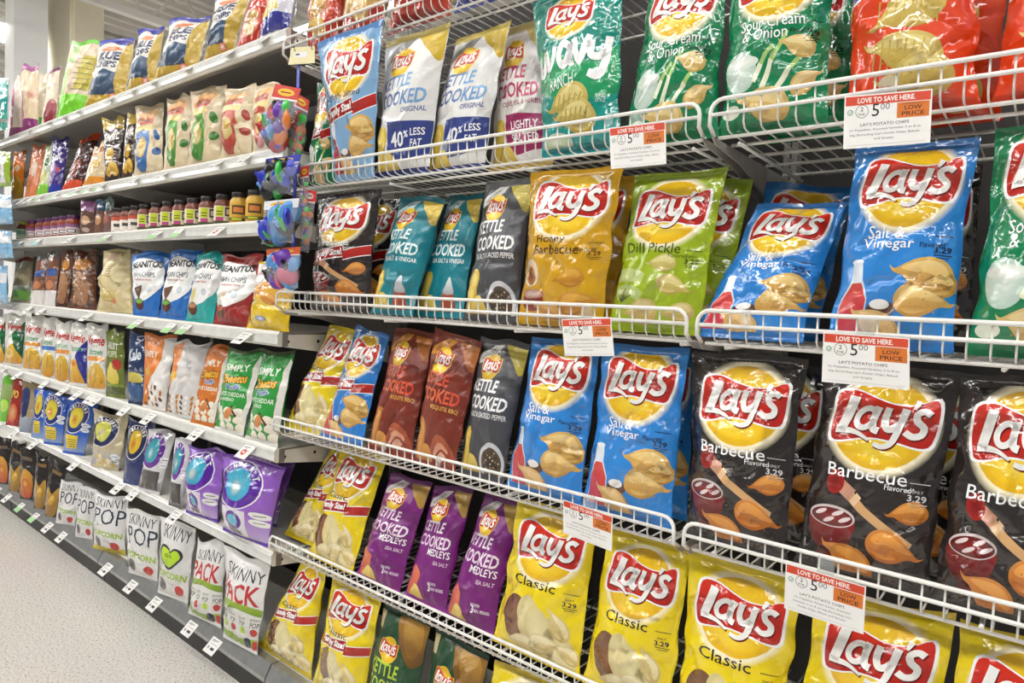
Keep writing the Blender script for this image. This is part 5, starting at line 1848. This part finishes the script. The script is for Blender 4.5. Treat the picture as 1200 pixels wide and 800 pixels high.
TAGS = {k: tag_art(k) for k in 'wgtr'}
TN = {'w': 'white price tag', 'g': 'green and white price tag', 't': 'teal and white price tag', 'r': 'white price tag with a red dot'}
TAGX = {
    0: 'g35 g58 t76 g92 w130 w156 w181 w221 w270 w310', 1: 't19 w29 w38 g49 g67 g90 g106 g122 w160 w194 w257 w289', 2: 't26 t47 w87 g128 g187 g212 r260',
    3: 'w19 w37 w52 w107 g165 g203 g221 w291', 4: 'w7 w25 w56 w79 w95 w110 w122 w150 w180 w235 r294', 5: 'w1 w20 w44 w92 w144 w160 w210', 6: 'w1 w13 g28 g45 w61 w77 w130 w159 w187 w228 w256'}
rt = random.Random(5)
for lv, s in TAGX.items():
    for t in s.split():
        k, px = t[0], float(t[1:])
        Y = YG - (.0038 if lv < 6 else .0064)
        zc = GDECK[lv] - .009 if lv < 6 else GDECK[6] - .020
        zc += rt.uniform(-.002, .002) if lv < 6 else 0
        wd, hh = .056, .030
        p = on_line(px, Y, zc)
        for jx in (-1.665, -2.885, -4.105, -5.325):
            if abs(p[0] - jx) < .03:
                p[0] = jx - .034
        out = .030 + rt.uniform(0, .010)
        sk = rt.uniform(-.004, .004)
        Q = [(p[0] - wd / 2, Y, zc), (p[0] + wd / 2, Y, zc), (p[0] + wd / 2 + sk, Y - out, zc - hh), (p[0] - wd / 2 + sk, Y - out, zc - hh)]
        o_ = np.array([p[0], Y, zc])
        o = link('shelf_tag', card_mesh('shelf_tag', TAGS[k], [np.array(q) - o_ for q in Q], .0005), None, (p[0], Y, zc + CAM_Z))
        register(o, TN[k], 'on the edge of the ' + {0: 'top metal shelf', 1: 'second metal shelf', 2: 'jar shelf', 3: 'fourth metal shelf', 4: 'fifth metal shelf', 5: 'sixth metal shelf', 6: 'bottom deck'}[lv], 'price tag', p[0])

# small clear clips on the wire rails
for lv, xs in {2: (-1.36, -1.02, -.62), 3: (-1.5, -1.1, -.36, .1), 4: (-1.45, -1.18, -1.0), 5: (-1.5, -1.1)}.items():
    for x in xs:
        z = WIRE_RAIL[lv] + CAM_Z
        k = MB()
        k.box(-.007, .007, -.0065, -.0052, -.018, .003, M['glass'])
        k.box(-.007, .007, -.0052, .005, .0042, .0055, M['glass'])
        o = k.build('rail_clip', None, (x, YF, z))
        register(o, 'small clear plastic clip', f'on the front rail of the {SHN[lv]}', 'clip', x)


# ------------------------------------------------------------------ hanging strip of toy packets where the two kinds of shelf meet
BAL = [simple('balloon_' + n, c, .25) for n, c in (('red', 'b8262c'), ('blue', '5a9ad8'), ('green', '3ac04a'), ('purple', '6a3aa8'), ('pink', 'd8708c'), ('orange', 'd8782a'), ('cobalt', '2a3ab8'), ('black', '1c1c22'))]
rb = random.Random(11)


def packet(tl, tr, br, bl, Y, desc, head='d03a2c', emblem='f0c62a', cols=(0, 1, 2, 3), n=20, tilt=0):
    Q = [on_plane_y(*p, Y) for p in (tl, tr, br, bl)]
    org = (Q[0] + Q[1]) / 2
    Q = [q - org for q in Q]
    r = empty('toy_packet', (org[0], org[1], org[2] + CAM_Z))
    up = ((Q[0] + Q[1]) - (Q[2] + Q[3])) / 2
    H, W = np.linalg.norm(up), np.linalg.norm(Q[1] - Q[0])
    a = Art(head, 1.0)
    a.rect(0, 1, 0, .12, 'f0f0f0')
    a.ell(.5, .55, .32, .26, emblem)
    a.rect(.3, .7, .5, .6, 'b8281f', layer=2)
    f = .2
    hd = [Q[0], Q[1], Q[1] * (1 - f) + Q[2] * f, Q[0] * (1 - f) + Q[3] * f]
    link('header_card', card_mesh('header_card', a, hd, .0012), r)
    sh = Shape([hd[3], hd[2], Q[2], Q[3]], (0, -1, 0), min(.05, W * .5), rb.randrange(999), 1.2)
    ps = []
    for sd in (1, -1):
        ps.append(grid(sh, 12, 16, 0, 1, 0, 1, sd, (.9, .9, .9)))
    link('clear_pouch', film_mesh('clear_pouch', ps, M['crinkle']), r)
    for k in range(n):
        u, v = .17 + .66 * rb.random(), .17 + .74 * (k + .5) / n
        c = (Q[3] * (1 - u) + Q[2] * u) * (1 - v) + (hd[3] * (1 - u) + hd[2] * u) * v
        s = W * (.13 + .07 * rb.random())
        b_ = MB()
        g = 12
        prof = [(s * .95 * math.sin(t), -s * 1.1 * math.cos(t)) for t in np.linspace(.08, math.pi * .88, 9)] + [(s * .12, s * 1.25), (s * .2, s * 1.38)]
        b_.lathe(prof, BAL[cols[k % len(cols)]], g)
        o = b_.build('balloon', r, tuple(c + np.array([0, -.004 + .008 * rb.random(), 0])))
        o.rotation_euler = (rb.uniform(-.5, .5), rb.uniform(-1.6, 1.6), rb.uniform(0, 3))
        o.scale = (1, .45, 1)
    register(r, desc, '', 'toy packet', org[0])
    REG.pop()
    tag(r, desc, 'toy packet', 'toy packets on the hanging strip')
    return r


Yc = YF - .055
packet((323, 98), (353, 104), (331, 180), (297, 182), Yc - .02, 'upper front clear packet of bright balloons on the hanging strip', cols=(0, 3, 7, 2, 5, 6, 1, 4))
packet((346, 108), (363, 118), (352, 188), (336, 186), Yc + .022, 'narrow balloon packet behind the upper front one on the hanging strip', cols=(2, 0, 5))
packet((312, 186), (353, 181), (342, 226), (304, 230), Yc - .01, 'second packet down the strip, green and black balloons in clear film', head='2a3ab0', cols=(7, 2, 7, 1, 6))
packet((310, 236), (351, 232), (344, 284), (306, 286), Yc - .02, 'third packet down the strip, blue and green balloons', head='e8e8ec', cols=(1, 2, 7, 1, 6))
packet((312, 292), (352, 289), (350, 338), (316, 334), Yc - .01, 'lowest packet on the hanging strip, pale blue and pink balloons', head='d05a2a', cols=(1, 4, 1, 3, 7))
packet((352, 196), (362, 194), (360, 262), (350, 264), Yc + .02, 'narrow packet with red and white header at right of the strip', head='d83a2a', cols=(5, 2, 3), n=8)
packet((357, 222), (371, 224), (362, 296), (352, 294), Yc + .032, 'packet with white and red header nearest the black barbecue bag', head='e83a30', emblem='f4f0ee', cols=(5, 2, 3), n=8)
# header card, hooks and strip
q = [on_plane_y(*p, YF - .02) for p in ((342, 56), (369, 54), (369, 74), (338, 76))]
org = (q[0] + q[1]) / 2
r = empty('display_strip', (org[0], org[1], org[2] + CAM_Z))
a = Art('e8dfae', .7)
a.rect(.2, .7, .28, .5, 'eeeef0')
a.rect(.24, .4, .36, .44, '5a5a66', layer=2)
link('header_card', card_mesh('header_card', a, [p - org for p in q], .0015), r)
for p in ((346, 59), (366, 57)):
    k = MB()
    b0 = on_plane_y(*p, YF - .021) - org
    k.tube([b0 + (0, 0, -.003), b0 + (0, -.004, .004), b0 + (0, -.004, .02), b0 + (0, .006, .034), b0 + (0, .018, .036)], .0012, M['hook'], 6)
    k.build('hook', r)
s = MB()
p0, p1 = on_plane_y(350, 76, YF - .010) - org, on_plane_y(352, 300, YF - .010) - org
s.box(p0[0] - .006, p0[0] + .006, p0[1] - .001, p0[1] + .001, p1[2], p0[2] + .004, BAL[6])
s.build('strip', r)
tag(r, 'yellow header card and blue strip hung by hooks from the top wire shelf', 'display strip')

# packs hanging at the far left edge of the picture
for art, q, lab in (('white_teal', ((-14, 90), (11, 92), (9, 152), (-16, 154)), 'white and teal pack hanging at the far left, topmost'), ('lime_frame', ((-14, 176), (13, 178), (13, 218), (-14, 220)), 'white pack with lime green frame hanging at the far left'),
                    ('water_blue', ((-14, 226), (14, 228), (16, 262), (-14, 264)), 'light blue pack hanging at the far left under the lime framed one'), ('water_blue', ((-14, 270), (14, 270), (16, 302), (-14, 304)), 'white and blue pack hanging at the far left beside the jars'),
                    ('water_blue', ((-14, 311), (9, 311), (9, 356), (-14, 352)), 'lowest light blue pack hanging at the far left')):
    Q = [on_plane_y(*p, YG - .05) for p in q]
    SEED[0] += 1
    o = make_bag('hanging_pack', ART[art], Q, np.array([0, -1.0, 0]), .05, SEED[0], False, 'gloss', gx=10, gy=14)
    tag(o, lab, 'snack pack', 'packs hanging at the far left')
q0, q1 = on_plane_y(-4, 80, YG - .02), on_plane_y(-4, 330, YG - .02)
s = MB()
s.box(-.012, .012, -.001, .001, q1[2] - q0[2], 0.06, M['channel'])
k = s.build('hanging_strip', None, (q0[0], q0[1], q0[2] + CAM_Z))
tag(k, 'clear plastic strip holding the packs at the far left edge', 'display strip')
write_labels()
